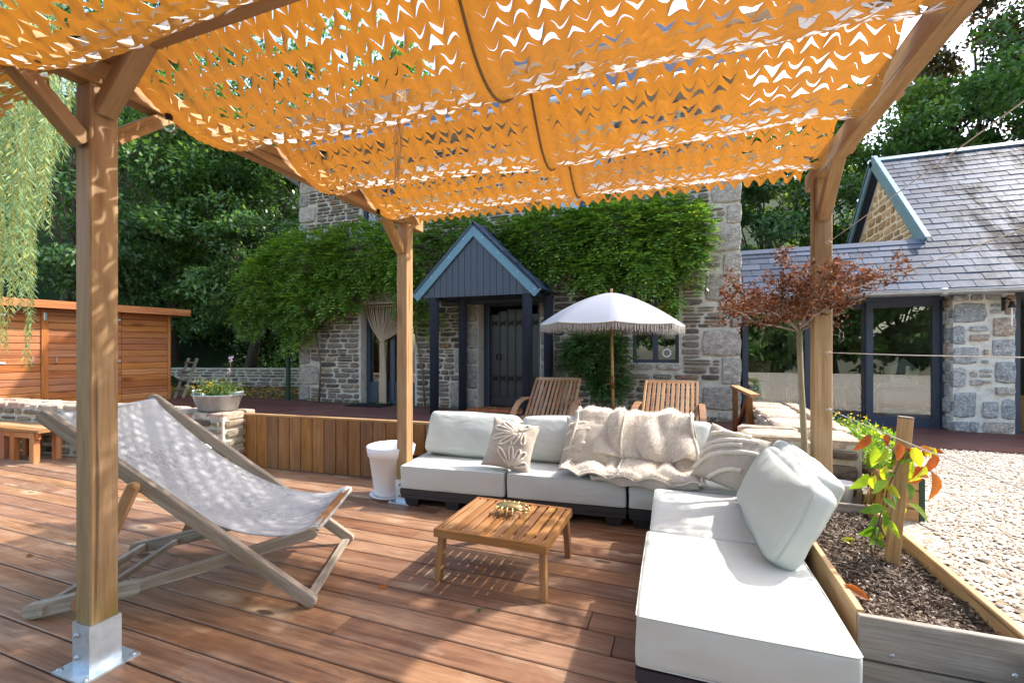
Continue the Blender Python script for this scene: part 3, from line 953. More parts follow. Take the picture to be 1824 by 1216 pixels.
def thing_part(parent, name, x0, x1, z0, z1, y, fr, mull, rail, mat):
    mb = MB()
    mb.box(((x0 + x1) / 2, y, z0 + fr / 2), (x1 - x0, .06, fr)); mb.box(((x0 + x1) / 2, y, z1 - fr / 2), (x1 - x0, .06, fr))
    mb.box((x0 + fr / 2, y, (z0 + z1) / 2), (fr, .06, z1 - z0 - 2 * fr)); mb.box((x1 - fr / 2, y, (z0 + z1) / 2), (fr, .06, z1 - z0 - 2 * fr))
    xm = (x0 + x1) / 2
    if mull: mb.box((xm, y - .006, (z0 + z1) / 2), (fr * 1.5, .066, z1 - z0 - 2 * fr))
    if rail: mb.box((xm, y + .004, z0 + fr + rail / 2), (x1 - x0 - 2 * fr, .05, rail))
    o = mb.build(name, mat, parent)
    zb = z0 + fr + (rail or 0)
    xs = [(x0 + fr, xm - fr * .75), (xm + fr * .75, x1 - fr)] if mull else [(x0 + fr, x1 - fr)]
    for a, b in xs:
        m2 = MB(); m2.box(((a + b) / 2, y + .01, (zb + z1 - fr) / 2), (b - a, .008, z1 - fr - zb)); m2.build('pane', M_glass, o)
    return o


window(house, WIN[0], WIN[1], WIN[2], WIN[3], YF + .12)
window(house, DOORL[0] + .02, DOORL[1], 0.29, DOORL[3], YF + .2, .06, True, .34)
window(house, UPL[0], UPL[1], UPL[2], UPL[3], YF + .1, .06, True)
window(house, UPR[0], UPR[1], UPR[2], UPR[3], YF + .1, .06, True)
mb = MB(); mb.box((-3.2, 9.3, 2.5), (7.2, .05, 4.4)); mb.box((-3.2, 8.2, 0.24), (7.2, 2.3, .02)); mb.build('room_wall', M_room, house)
mb = MB(); mb.box((-5.35, YF + .9, 1.1), (.5, .05, 1.7)); mb.build('inner_door', M_white, house)
mb = MB(); mb.tube([(-.2 + .055 * math.cos(a), YF + .075, 1.245 + .055 * math.sin(a)) for a in np.linspace(0, 6.283, 20)], .011, 6)
tag(mb.build('hanging_ring', M_white, None, True), 'small pale ring hanging on the right casement of the little window', 'ring')
# main door: planked, arched, with iron straps
yd = YF + 0.33
mb = MB()
mb.box((-3.165, yd - .03, 1.2), (.1, .1, 1.84)); mb.box((-2.185, yd - .03, 1.2), (.1, .1, 1.84)); mb.box((-2.675, yd - .03, 2.08), (.88, .1, .08))
dr = mb.build('main_door', M_blue, house); dr['label'] = 'dark arched planked door with iron hinges'
for i in range(6):
    xx = -3.10 + i * .146
    top = 1.99 - .09 * ((i - 2.5) / 2.5) ** 2
    bar('door_plank', (xx + .073, yd, .33), (xx + .073, yd, top), .138, .04, M_doorblk, dr, up=(0, -1, 0))
    bar('door_moulding', (xx + .073 - .07, yd - .028, .5), (xx + .073 - .07, yd - .028, top - .02), .022, .022, M_doorblk, dr, up=(0, -1, 0))
bar('bottom_rail', (-3.1, yd - .03, .40), (-2.25, yd - .03, .40), .03, .16, M_doorblk, dr)
for zc in (.80, 1.75):
    mb = MB(); mb.tube([(-3.09, yd - .042, zc), (-2.26, yd - .042, zc)], .006, 6)
    for i in range(6):
        xx = -3.03 + i * .146
        mb.tube([(xx - .05, yd - .035, zc - .05), (xx, yd - .04, zc), (xx + .05, yd - .035, zc - .05)], .007, 6)
        mb.tube([(xx - .05, yd - .035, zc + .05), (xx, yd - .04, zc), (xx + .05, yd - .035, zc + .05)], .007, 6)
        mb.tube([(xx - .06, yd - .035, zc), (xx + .06, yd - .04, zc)], .008, 6)
    mb.build('iron_strap', M_iron, dr)
mb = MB()
ring = [(-2.96 + .045 * math.cos(a), yd - .05, 1.17 + .05 * math.sin(a)) for a in np.linspace(0, 6.283, 17)]
mb.tube(ring, .008, 6); mb.build('ring_knocker', M_iron, dr, True)
mb = MB(); mb.box((-3.2, YF + .06, .3), (1.2, .0, .0)) if False else mb.box((-2.67, YF + .0, .297), (1.3, .5, .03)); mb.build('brick_threshold', M_terra, house)
for i in range(7):
    bar('threshold_brick', (-3.25 + i * .17, YF - .16, .318), (-3.1 + i * .17, YF - .16, .318), .1, .02, M_terra, house)

# porch
por = thing('porch', 'small gabled porch with dark blue columns and petrol blue barge boards', 'porch', (-2.9, 6.55, .29))
yp = 6.2
zE, zA, xL, xR, xA = 2.14, 3.12, -3.93, -1.90, -2.915
for x, yy in ((-3.64, 6.28), (-2.10, 6.28), (-3.44, 6.88), (-1.95, 6.88)):
    mb = MB(); mb.lathe([(0, 0), (.072, 0), (.072, 1.80), (.085, 1.81), (.085, 1.85), (0, 1.85)], (x, yy, .29), 20); mb.build('column', M_blue, por, True)
# boarded gable
nb = 17
for i in range(nb):
    a = xL + .13 + (xR - xL - .26) * i / nb; b = xL + .13 + (xR - xL - .26) * (i + 1) / nb
    f = lambda x: zE + .02 + (zA - zE) * (1 - abs(x - xA) / (xR - xA)) - .05
    a2, b2 = a + .003, b - .003
    mb = MB()
    pts = [(a2, zE - .04), (b2, zE - .04), (b2, f(b2))] + ([(xA, f(xA))] if a2 < xA < b2 else []) + [(a2, f(a2))]
    n_ = len(pts)
    mb.add([(x, yp, z) for x, z in pts] + [(x, yp + .025, z) for x, z in pts], [tuple(range(n_)), tuple(range(2 * n_ - 1, n_ - 1, -1))] + [(k, n_ + k, n_ + (k + 1) % n_, (k + 1) % n_) for k in range(n_)])
    mb.build('gable_board', M_blue, por)
for sx, xe in ((-1, xL), (1, xR)):
    pts0 = Vector((xe, yp - .035, zE - .03)); pts1 = Vector((xA, yp - .035, zA - .01))
    dd = (pts1 - pts0).normalized(); nn = Vector((-dd.z * (1 if sx < 0 else -1), 0, dd.x * (1 if sx < 0 else -1)))
    if nn.z < 0: nn = -nn
    mb = MB()
    w_ = .15
    q = [pts0 - nn * w_ * .55, pts1 - nn * w_ * .55, pts1 + nn * w_ * .45, pts0 + nn * w_ * .45]
    # mitre at the apex and plumb cut at the eave
    q[1] = Vector((xA + sx * .0005, q[1].y, q[1].z + (xA - q[1].x) * dd.z / dd.x)); q[2] = Vector((xA + sx * .0005, q[2].y, q[2].z + (xA - q[2].x) * dd.z / dd.x))
    mb.add(q + [p + Vector((0, .03, 0)) for p in q], [(0, 1, 2, 3), (7, 6, 5, 4), (0, 4, 5, 1), (1, 5, 6, 2), (2, 6, 7, 3), (3, 7, 4, 0)])
    bo = mb.build('barge_board', M_barge, por)
    for tt in (.05, .3, .6, .85):
        p = pts0.lerp(pts1, tt)
        m2 = MB(); m2.box((p.x, p.y - .003, p.z), (.012, .01, .012)); m2.build('screw', M_steel, bo)
    # roof slope with small slates
    mb = MB()
    e0 = Vector((xe + sx * .03, yp - .05, zE - .03 + .07)); a0 = Vector((xA, yp - .05, zA + .08))
    e0b, a0b = e0 + Vector((0, .85, 0)), a0 + Vector((0, .85, 0))
    mb.add([e0, a0, a0b, e0b] + [p - nn * .03 for p in (e0, a0, a0b, e0b)], [(0, 1, 2, 3), (7, 6, 5, 4), (0, 4, 5, 1), (1, 5, 6, 2), (2, 6, 7, 3), (3, 7, 4, 0)])
    rf = mb.build('roof_slope', M_slate, por)
    if sx > 0:
        Lr = (a0 - e0).length; ax = (a0 - e0).normalized()
        nr_, nc_ = 11, 6
        for i in range(nr_):
            for j in range(nc_):
                c0 = e0 + ax * (Lr * (i + .5) / nr_) + Vector((0, .85 * (j + .5 + (.25 if i % 2 else -.25)) / nc_, 0)) + nn * .008
                m4 = Matrix((ax, Vector((0, 1, 0)), ax.cross(Vector((0, 1, 0))))).transposed().to_4x4(); m4.translation = c0
                m4 = m4 @ Matrix.Rotation(R(4), 4, 'Y')
                inst('slate', bar_mesh(Lr / nr_ * 1.25, .85 / nc_ - .008, .008, M_slate, .1), m4, rf)
bar('tie_beam', (xL + .2, 6.9, 2.1), (xR - .1, 6.9, 2.1), .08, .1, M_blue, por)
for x in (-3.62, -2.02):
    bar('wall_plate', (x, yp + .03, 2.12), (x, 6.98, 2.12), .08, .06, M_blue, por)
mb = MB(); mb.add([(xL + .15, yp + .03, zE - .03), (xR - .15, yp + .03, zE - .03), (xR - .15, 6.99, zE - .03), (xL + .15, 6.99, zE - .03)], [(3, 2, 1, 0)]); mb.build('soffit', M_blue, por)

# string curtain in the left doorway
cur = thing('door_curtain', 'beige string curtain gathered in the left doorway', 'curtain', (-5.1, YF + .1, .3))
mb = MB()
for i in range(58):
    u = i / 57
    xt = -5.60 + 1.08 * u; xk = -5.22 + (u - .5) * .08; xb = -5.21 + (u - .5) * .14
    yk = YF + .1 + .02 * math.sin(i * 2.4)
    pts = []
    for s in np.linspace(0, 1, 7):
        e = s ** (1.6 if u > .5 else 1.35)
        pts.append((xt + (xk - xt) * e, yk, 2.1 - .64 * s - .12 * math.sin(s * math.pi) * (abs(u - .5))))
    pts += [(xk + (xb - xk) * .4, yk + .01, 1.0), (xb, yk, .6), (xb + .01 * math.sin(i), yk, .30)]
    mb.tube(pts, .0075, 4, False)
mb.build('strands', M_curtain, cur)
mb = MB(); mb.tube([(-5.62, YF + .1, 2.11), (-4.48, YF + .1, 2.11)], .012, 8); mb.build('rod', M_curtain, cur)
mb = MB(); mb.lathe([(.05, -.015), (.055, 0), (.05, .015)], (-5.22, YF + .1, 1.455), 12); mb.build('tie_band', M_curtain, cur)
mb = MB(); mb.add(*rbox((.75, .4, .018), .006, 3)); mb.v = [(x - 5.25, y + 6.75, z + .30) for x, y, z in mb.v]
tag(mb.build('door_mat', M_mat), 'black door mat below the string curtain', 'mat')

# ------------------------------------------------------------------ annex with slate roof
ann = thing('annex', 'slate-roofed stone annex with wide anthracite glass doors', 'house', (3.5, 8.5, .25))
zs0, ys0 = 2.03, 6.95           # eave; slope 45 degrees
s2 = math.sqrt(.5)
mb = MB()
up = Vector((0, s2, s2)); no = Vector((0, -s2, s2))
def rp(x, s, off=0.0): return Vector((x, ys0, zs0)) + up * s + no * off
mb.add([rp(.80, 0), rp(3.08, 0), rp(3.08, 1.0), rp(.80, 1.0)], [(0, 1, 2, 3)])
mb.add([rp(3.08, 0, .0), rp(7.5, 0, .0), rp(7.5, 3.48, .0), rp(3.08, 3.48, .0)], [(0, 1, 2, 3)])
rb = mb.build('roof', M_slate, ann)
sl = []
ex = .142
for i in range(25):
    s = i * ex
    x = .82 + (-.12 if i % 2 else 0)
    while x < 5.7:
        w = .245
        xa, xb = max(x, .80), x + w
        x += w
        if xb - xa < .05: continue
        if i >= 7 and xb < 3.09: continue
        if i >= 7 and xa < 3.09: xa = 3.09
        sl.append(((xa + xb) / 2, s, xb - xa))
r = random.Random(5)
sl.sort(key=lambda q: (q[1] * .7 + max(0, q[0] - 4.6) * 2))
mbst = MB()
sm = {}
for i, (xc, s, w) in enumerate(sl):
    T = Matrix((Vector((1, 0, 0)), up, no)).transposed().to_4x4()
    T.translation = rp(xc, s + ex * .62, .008 + r.uniform(0, .003))
    T = T @ Matrix.Rotation(R(-2.6) + r.uniform(-.006, .006), 4, 'X') @ Matrix.Rotation(r.uniform(-.012, .012), 4, 'Z')
    wk = round(w - .006, 2)
    me = bar_mesh(ex * 1.3, wk, .009, M_slate, .15)
    T = T @ Matrix.Rotation(R(90), 4, 'Z')
    if i < 298: inst('slate', me, T, rb)
    else:
        mbst.add([T @ v.co for v in me.vertices], [tuple(p.vertices) for p in me.polygons])
if mbst.v:
    o = mbst.build('slate_field', M_slate, rb); o['kind'] = 'stuff'
mb = MB(); mb.bar(rp(3.06, 3.49, .02), rp(7.5, 3.49, .02), .10, .03, no); mb.build('ridge_capping', M_barge, ann)
mb = MB(); mb.bar(rp(.80, 1.0, .015), rp(3.06, 1.0, .015), .1, .02, no); mb.build('link_ridge', M_slate, ann)
mb = MB(); mb.bar(rp(3.05, .98, .0), rp(3.05, 3.5, .0), .03, .17, no); mb.bar(rp(3.075, .98, .09), rp(3.075, 3.5, .09), .06, .012, no); mb.build('verge_board', M_barge, ann)
yr = ys0 + 3.48 * s2; zr = zs0 + 3.48 * s2
mb = MB(); mb.bar((3.05, yr, zr), (3.05, yr + 2.4, zr - 2.4), .03, .17, (0, s2, s2)); mb.build('verge_board', M_barge, ann)
mb = MB(); mb.add([(3.02, yr, zr + .02), (7.5, yr, zr + .02), (7.5, yr + 2.6, zr - 2.6), (3.02, yr + 2.6, zr - 2.6)], [(0, 1, 2, 3)]); mb.build('rear_roof', M_slate, ann)
# gable wall facing the house
mb = MB(); mb.add([(3.2, 7.5, .2), (3.2, yr + 2.4, .2), (3.2, yr + 2.4, 2.1), (3.2, yr, zr - .08), (3.2, 7.5, 2.5)], [(0, 1, 2, 3, 4)]); mb.build('gable_wall', M_mortar, ann)
gst = []
for q in coursed(0.0, 4.0, 2.5, 4.4, (.09, .16), (.14, .34), (), .02, 31, .1):
    yc = 7.4 + (q[0] + q[1]) / 2
    lim = min(zs0 + (yc - ys0), zr - (yc - yr)) - .18
    if q[3] < lim: gst.append(q)
lay_stones([(-q[1] + 4, -q[0] + 4, q[2], q[3]) for q in gst], Matrix.Translation((3.2, 7.4 + 4.0, 0)) @ Matrix.Rotation(R(-90), 4, 'Z'), ann, M_barn, .06, 80, rough=.16, seed=3)
mb = MB(); mb.box((3.12, 8.0, 2.85), (.1, .22, .12)); mb.build('outdoor_lamp', M_barge, ann)
# gutter
mb = MB()
pr = [(math.cos(a) * .06, math.sin(a) * .06) for a in np.linspace(math.pi, 2 * math.pi, 9)]
mb.add([(.8, ys0 - .03 + p, zs0 - .02 + q) for p, q in pr] + [(7.5, ys0 - .03 + p, zs0 - .02 + q) for p, q in pr], [(i, i + 1, 10 + i, 9 + i) for i in range(8)])
mb.tube([(.8, ys0 - .09, zs0 - .02), (7.5, ys0 - .09, zs0 - .02)], .009, 6)
for x in (2.95, 4.6): mb.tube([(x - .03, ys0 - .03, zs0 - .045), (x + .03, ys0 - .03, zs0 - .045)], .05, 10)
mb.build('gutter', M_zinc, ann, True)
mb = MB(); mb.box((2.0, 7.2, 1.985), (2.4, .5, .03)); mb.build('soffit', M_blue, ann)
# stone pillar
PX0, PX1, PY = 3.14, 3.74, 7.16
mb = MB(); mb.box(((PX0 + PX1) / 2, PY + .26, 1.14), (PX1 - PX0 - .02, .5, 1.74)); mb.build('pillar_core', M_lime, ann)
pil = [(.0, .16, .29, .42), (.17, .26, .29, .42), (.28, .6, .29, .43), (.0, .24, .45, .79), (.28, .44, .46, .68), (.46, .6, .45, .72), (.40, .6, .75, .85), (.0, .14, .82, 1.09), (.40, .6, .88, 1.16),
       (.0, .26, 1.11, 1.33), (.37, .6, 1.19, 1.43), (.0, .13, 1.35, 1.60), (.38, .6, 1.45, 1.68), (.0, .34, 1.62, 1.87), (.49, .6, 1.70, 1.96), (.0, .16, 1.89, 1.97), (.18, .3, 1.89, 1.97),
       (.16, .36, 1.40, 1.48), (.16, .34, 1.52, 1.58), (.17, .3, .86, .93), (.17, .24, .96, 1.03), (.26, .38, 1.02, 1.06), (.26, .38, .96, .995), (.27, .37, .89, .925), (.36, .47, 1.73, 1.78), (.36, .46, 1.81, 1.85), (.32, .47, 1.89, 1.96), (.28, .34, 1.13, 1.17), (.3, .34, 1.22, 1.3)]
lay_stones([(PX0 + a, PX0 + b, c, d_) for a, b, c, d_ in pil], facing(0, PY + .01, 0), ann, M_granite2, .09, 60, name='granite_block', rough=.08, face=.93, proud=.025, seed=9)
lay_stones(coursed(0, .4, .29, 1.95, (.14, .3), (.2, .4), (), .02, 7, 0), Matrix.Translation((PX0 + .005, PY + .45, 0)) @ Matrix.Rotation(R(-90), 4, 'Z'), ann, M_granite2, .06, 20, name='granite_block', rough=.08, face=.93, seed=2)
# glazing
YG = 7.38
def sash(x0, x1, y, z0=.31, z1=1.93, fr=.075, brail=.1):
    mb = MB()
    mb.box(((x0 + x1) / 2, y, z0 + brail / 2), (x1 - x0, .06, brail)); mb.box(((x0 + x1) / 2, y, z1 - fr / 2), (x1 - x0, .06, fr))
    mb.box((x0 + fr / 2, y, (z0 + brail + z1 - fr) / 2), (fr, .06, z1 - fr - z0 - brail)); mb.box((x1 - fr / 2, y, (z0 + brail + z1 - fr) / 2), (fr, .06, z1 - fr - z0 - brail))
    o = mb.build('glass_door', M_blue, ann)
    m2 = MB(); m2.box(((x0 + x1) / 2, y, (z0 + brail + z1 - fr) / 2), (x1 - x0 - 2 * fr, .01, z1 - fr - z0 - brail)); m2.build('pane', M_glass, o)
sash(.84, 1.70, YG + .03); sash(1.64, 2.40, YG + .095); sash(2.33, 3.11, YG + .02)
mb = MB(); mb.box((1.98, YG + .05, 1.955), (2.3, .16, .05)); mb.box((1.98, YG + .05, .295), (2.3, .16, .03)); mb.box((3.125, YG + .02, 1.12), (.02, .12, 1.7)); mb.build('door_frame', M_blue, ann)
mb = MB(); mb.box((3.775, PY + .1, 1.14), (.05, .1, 1.7)); mb.box((4.4, PY + .1, 2.0), (1.3, .1, .06)); mb.build('door_frame', M_blue, ann)
mb = MB(); mb.box((4.9, PY + .05, 1.14), (1.2, .04, 1.65)); mb.build('white_door', M_white, ann) if False else None
# room behind the glass
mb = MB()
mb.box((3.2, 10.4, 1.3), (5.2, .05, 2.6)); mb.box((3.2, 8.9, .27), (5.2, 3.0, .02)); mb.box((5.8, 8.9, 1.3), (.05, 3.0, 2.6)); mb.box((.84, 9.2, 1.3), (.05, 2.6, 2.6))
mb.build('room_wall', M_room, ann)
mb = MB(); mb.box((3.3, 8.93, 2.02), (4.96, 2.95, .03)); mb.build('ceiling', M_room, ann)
mb = MB(); mb.box((3.75, 8.6, 1.1), (.04, 2.2, 1.7)); mb.build('partition', M_room, ann)
mb = MB(); mb.box((2.35, 10.33, 1.15), (.75, .05, 1.75)); idr = mb.build('inner_door', M_white, ann)
mb = MB(); mb.box((2.06, 10.28, 1.1), (.035, .03, .2)); mb.box((2.11, 10.26, 1.13), (.12, .02, .02)); mb.build('handle', M_iron, idr)
# bell on the pillar
bl = thing('wall_bell', 'small black bell with white pull rope on the stone pillar', 'bell', (3.64, PY - .08, 1.8))
mb = MB(); mb.box((3.60, PY - .035, 1.84), (.025, .02, .16)); mb.tube([(3.60, PY - .04, 1.9), (3.61, PY - .1, 1.9), (3.63, PY - .12, 1.87)], .008, 6); mb.build('bracket', M_iron, bl)
mb = MB(); mb.lathe([(0, .075), (.018, .07), (.024, .03), (.04, 0), (.036, 0), (0, .02)], (3.635, PY - .12, 1.79), 14); mb.build('bell_body', M_iron, bl, True)
mb = MB(); mb.tube([(3.635, PY - .12, 1.80), (3.635, PY - .12, 1.58)], .008, 6); mb.build('pull_rope', M_white, bl)

# things in the room
def legs4(mb, x0, x1, y0, y1, z0, z1, w=.04, splay=.02):
    for x, sx in ((x0, -1), (x1, 1)):
        for y, sy in ((y0, -1), (y1, 1)): mb.bar((x + sx * splay, y + sy * splay, z0), (x, y, z1), w, w, (0, 1, 0))
def simple_table(name, label, cat, x0, x1, y0, y1, z0, z1, mat, th=.035, lm=None):
    t_ = thing(name, label, cat, ((x0 + x1) / 2, (y0 + y1) / 2, z0))
    mb = MB(); mb.add(*rbox((x1 - x0, y1 - y0, th), .008, 3)); mb.v = [(x + (x0 + x1) / 2, y + (y0 + y1) / 2, z + z1 - th / 2) for x, y, z in mb.v]; mb.build('table_top', mat, t_)
    for x, sx in ((x0 + .05, -1), (x1 - .05, 1)):
        for y, sy in ((y0 + .05, -1), (y1 - .05, 1)):
            bar('leg', (x + sx * .03, y + sy * .03, z0), (x, y, z1 - th), .04, .04, lm or mat, t_, up=(0, 1, 0))
    return t_
simple_table('play_table', 'small pale pine table behind the annex glass', 'table', 1.55, 2.3, 8.0, 8.5, .28, .76, M_pine)
simple_table('step_stool', 'low white stool under the pine table indoors', 'stool', 1.72, 2.05, 7.75, 7.98, .28, .5, M_white, .03)
t_ = thing('storage_bench', 'pale wooden open shelf with pink and mint boxes indoors', 'shelf', (2.98, 8.0, .28))
mb = MB(); mb.box((2.62, 8.0, .53), (.04, .35, .5)); mb.box((3.36, 8.0, .53), (.04, .35, .5)); mb.box((2.99, 8.0, .80), (.8, .36, .04)); mb.build('carcass', M_pine, t_)
mb = MB(); mb.add(*rbox((.62, .3, .2), .04, 4)); mb.v = [(x + 2.99, y + 7.98, z + .61) for x, y, z in mb.v]; tag(mb.build('storage_box', M_pink, None, True), 'pale pink box in the shelf behind glass', 'box')
mb = MB(); mb.add(*rbox((.62, .3, .17), .04, 4)); mb.v = [(x + 2.99, y + 7.98, z + .37) for x, y, z in mb.v]; tag(mb.build('storage_box', M_mint, None, True), 'pale mint box in the shelf behind glass', 'box')
dh = thing('toy_house', 'small pale toy house standing on the indoor shelf', 'toy', (2.93, 8.0, .82))
mb = MB(); mb.add([(2.77, 7.9, .82), (3.09, 7.9, .82), (3.09, 7.9, 1.03), (2.93, 7.9, 1.18), (2.77, 7.9, 1.03)] + [(x, 8.1, z) for x, z in ((2.77, .82), (3.09, .82), (3.09, 1.03), (2.93, 1.18), (2.77, 1.03))], [(0, 1, 2, 3, 4), (9, 8, 7, 6, 5)] + [(i, 5 + i, 5 + (i + 1) % 5, (i + 1) % 5) for i in range(5)]); mb.build('house_body', M_mint, dh)
for x in (2.85, 3.01):
    mb = MB(); mb.box((x, 7.895, .93), (.07, .01, .07)); mb.build('window', M_room, dh)
do = thing('doll_pushchair', 'white folding doll pushchair behind the annex glass', 'toy', (2.45, 7.75, .28))
mb = MB()
for yy in (7.66, 7.84):
    mb.tube([(2.30, yy, .30), (2.55, yy, .80), (2.58, yy, .82)], .01, 6); mb.tube([(2.60, yy, .30), (2.36, yy, .78), (2.33, yy, .80)], .01, 6)
for x in (2.30, 2.60): mb.tube([(x, 7.66, .31), (x, 7.84, .31)], .012, 6)
mb.build('frame', M_white, do, True)
mb = MB(); mb.grid(lambda u, v: (2.33 + .24 * u, 7.66 + .18 * v, .68 - .2 * math.sin(u * math.pi) ** .8 - .02 * v), 8, 3); mb.build('seat', M_pink, do, True)
for x in (2.30, 2.60):
    for yy in (7.65, 7.85):
        mb = MB(); mb.tube([(x, yy - .008, .305), (x, yy + .008, .305)], .024, 12); mb.build('wheel', M_white, do)
t_ = thing('toy_kitchen', 'orange wooden cupboard in the left corner behind glass', 'cupboard', (1.15, 8.6, .28))
mb = MB(); mb.box((1.15, 8.6, .70), (.45, .4, .84)); mb.build('carcass', M_teak, t_)
mb = MB(); mb.box((1.15, 8.39, .72), (.4, .02, .7)); mb.build('door', M_pine, t_)
t_ = thing('kids_chair', 'turquoise child seat behind the left annex glass', 'chair', (1.1, 7.8, .28))
mb = MB(); mb.add(*rbox((.26, .24, .05), .02, 4)); mb.v = [(x + 1.08, y + 7.8, z + .50) for x, y, z in mb.v]; mb.build('seat', M_turq, t_, True)
mb = MB(); mb.add(*rbox((.26, .04, .26), .018, 4)); mb.v = [(x + 1.08, y + 7.92, z + .66) for x, y, z in mb.v]; mb.build('backrest', M_turq, t_, True)
for x in (.97, 1.19):
    for yy in (7.7, 7.9): bar('leg', (x, yy, .28), (x, yy, .48), .02, .02, M_white, t_, up=(0, 1, 0))
t_ = thing('wicker_basket', 'brown wicker basket at the right edge inside the open doorway', 'basket', (4.05, 7.55, .28))
mb = MB(); mb.lathe([(0, 0), (.15, 0), (.18, .42), (.165, .42), (.14, .02)], (4.02, 7.6, .29), 18); mb.build('basket_body', M_wicker, t_)
mb = MB(); mb.lathe([(.165, 0), (.19, .01), (.19, .035), (.165, .04)], (4.02, 7.6, .69), 18); mb.build('rim', M_wicker, t_)

# ------------------------------------------------------------------ shed
shed = thing('garden_shed', 'orange-brown boarded garden shed with double doors and flat roof', 'shed', (-10.9, 4.6, .25))
e0 = Vector((-9.92, 6.36, 0)); sd = Vector((-.133, -.991, 0)).normalized(); sn = Vector((.991, -.133, 0)).normalized()
LS = 4.4
def sp(t, z, o=0.0): return e0 + sd * t + sn * o + Vector((0, 0, z))
mb = MB(); mb.add([sp(0, .2, -.03), sp(LS, .2, -.03), sp(LS, 2.0, -.03), sp(0, 2.0, -.03), sp(0, .2, -2), sp(LS, .2, -2), sp(LS, 2.0, -2), sp(0, 2.0, -2)], [(0, 1, 2, 3), (4, 7, 6, 5), (0, 4, 5, 1), (1, 5, 6, 2), (2, 6, 7, 3), (3, 7, 4, 0)])
mb.build('shed_body', M_shed, shed)
zz = .2
r = random.Random(9)
rows = 15
for i in range(rows):
    z0 = .2 + i * 1.8 / rows
    for a, b in ((.0, .82), (.825, 1.84), (1.94, 2.95), (2.955, LS)):
        bar('wall_board', sp(a, z0 + .06, -.004), sp(b, z0 + .06, -.004), .024, 1.8 / rows - .007, M_shed, shed, ch=.25)
for i in range(rows):
    z0 = .2 + i * 1.8 / rows
    bar('wall_board', sp(-.012, z0 + .06, -.02), sp(-.012, z0 + .06, -2), .022, 1.8 / rows - .007, M_shed, shed, ch=.25)
bar('door_post', sp(1.89, .2, .012), sp(1.89, 1.98, .012), .09, .03, M_shed, shed, up=sn)
bar('corner_post', sp(.03, .2, .016), sp(.03, 1.98, .016), .05, .016, M_shed, shed, up=sn)
bar('fascia', sp(-.25, 2.055, .27), sp(LS + .2, 2.055, .27), .025, .13, M_shed, shed)
bar('end_fascia', sp(-.25, 2.055, .255), sp(-.25, 2.055, -2), .025, .128, M_shed, shed)
mb = MB(); mb.add([sp(-.24, 2.0, .26), sp(LS, 2.0, .26), sp(LS, 2.0, -2), sp(-.24, 2.0, -2)] + [sp(-.24, 2.11, .26), sp(LS, 2.11, .26), sp(LS, 2.11, -2), sp(-.24, 2.11, -2)], [(0, 3, 2, 1), (4, 5, 6, 7), (0, 1, 5, 4), (3, 0, 4, 7)])
mb.build('flat_roof', M_shed, shed)
for t0, t1 in ((2.35, 2.93), (.84, 1.3)):
    for z in (1.08, 1.86):
        mb = MB(); mb.bar(sp(t0, z, .014), sp(t1, z, .014), .006, .035); mb.build('strap_hinge', M_steel, shed)
for t0 in (1.75, 2.04):
    mb = MB(); mb.tube([sp(t0, 1.06, .012), sp(t0, 1.08, .05), sp(t0, 1.16, .05), sp(t0, 1.18, .012)], .007, 6); mb.build('handle', M_steel, shed)
mb = MB(); mb.add(*rbox((.03, .05, .14), .01, 3)); mb.v = [tuple(sp(1.89, 1.86, .03) + Vector(p)) for p in mb.v]; mb.build('hook_plate', M_zinc, shed)
# old wooden steps beside the shed
lad = thing('wooden_steps', 'old grey wooden step ladder leaning beside the shed', 'ladder', (-10.4, 6.95, .2))
for x in (-10.55, -10.28): bar('stile', (x, 6.85, .2), (x + .03, 7.15, 1.1), .03, .06, M_grey, lad)
for z in (.4, .6, .8, 1.0): bar('rung', (-10.55, 6.92 + (z - .4) * .3, z), (-10.26, 6.92 + (z - .4) * .3, z), .06, .03, M_grey, lad)
tag(bar('fence_post', (-7.35, 6.95, .2), (-7.35, 6.95, 1.15), .07, .07, M_green), 'dark green square post beside the left house corner', 'post')

# ------------------------------------------------------------------ hillside and trees
def hz(x, y):
    s = max(0.0, (-x * .75 + y * .66) - 16.6)
    s2_ = max(0.0, y - 22.5)
    return .16 + min(14, 1.0 * s) + min(6.5, .8 * s2_) * (1 if x > -6 else .0) + .25 * math.sin(x * .9) * math.sin(y * .7) * min(1, s + s2_)
mb = MB(); mb.grid(lambda u, v: (-60 + 110 * u, 7 + 60 * v, hz(-60 + 110 * u, 7 + 60 * v)), 90, 56)
mb.v = [(x, y, z if (z > .3) else .12) for x, y, z in mb.v]
tag(mb.build('hillside', M_hill, None, True), kind='structure')


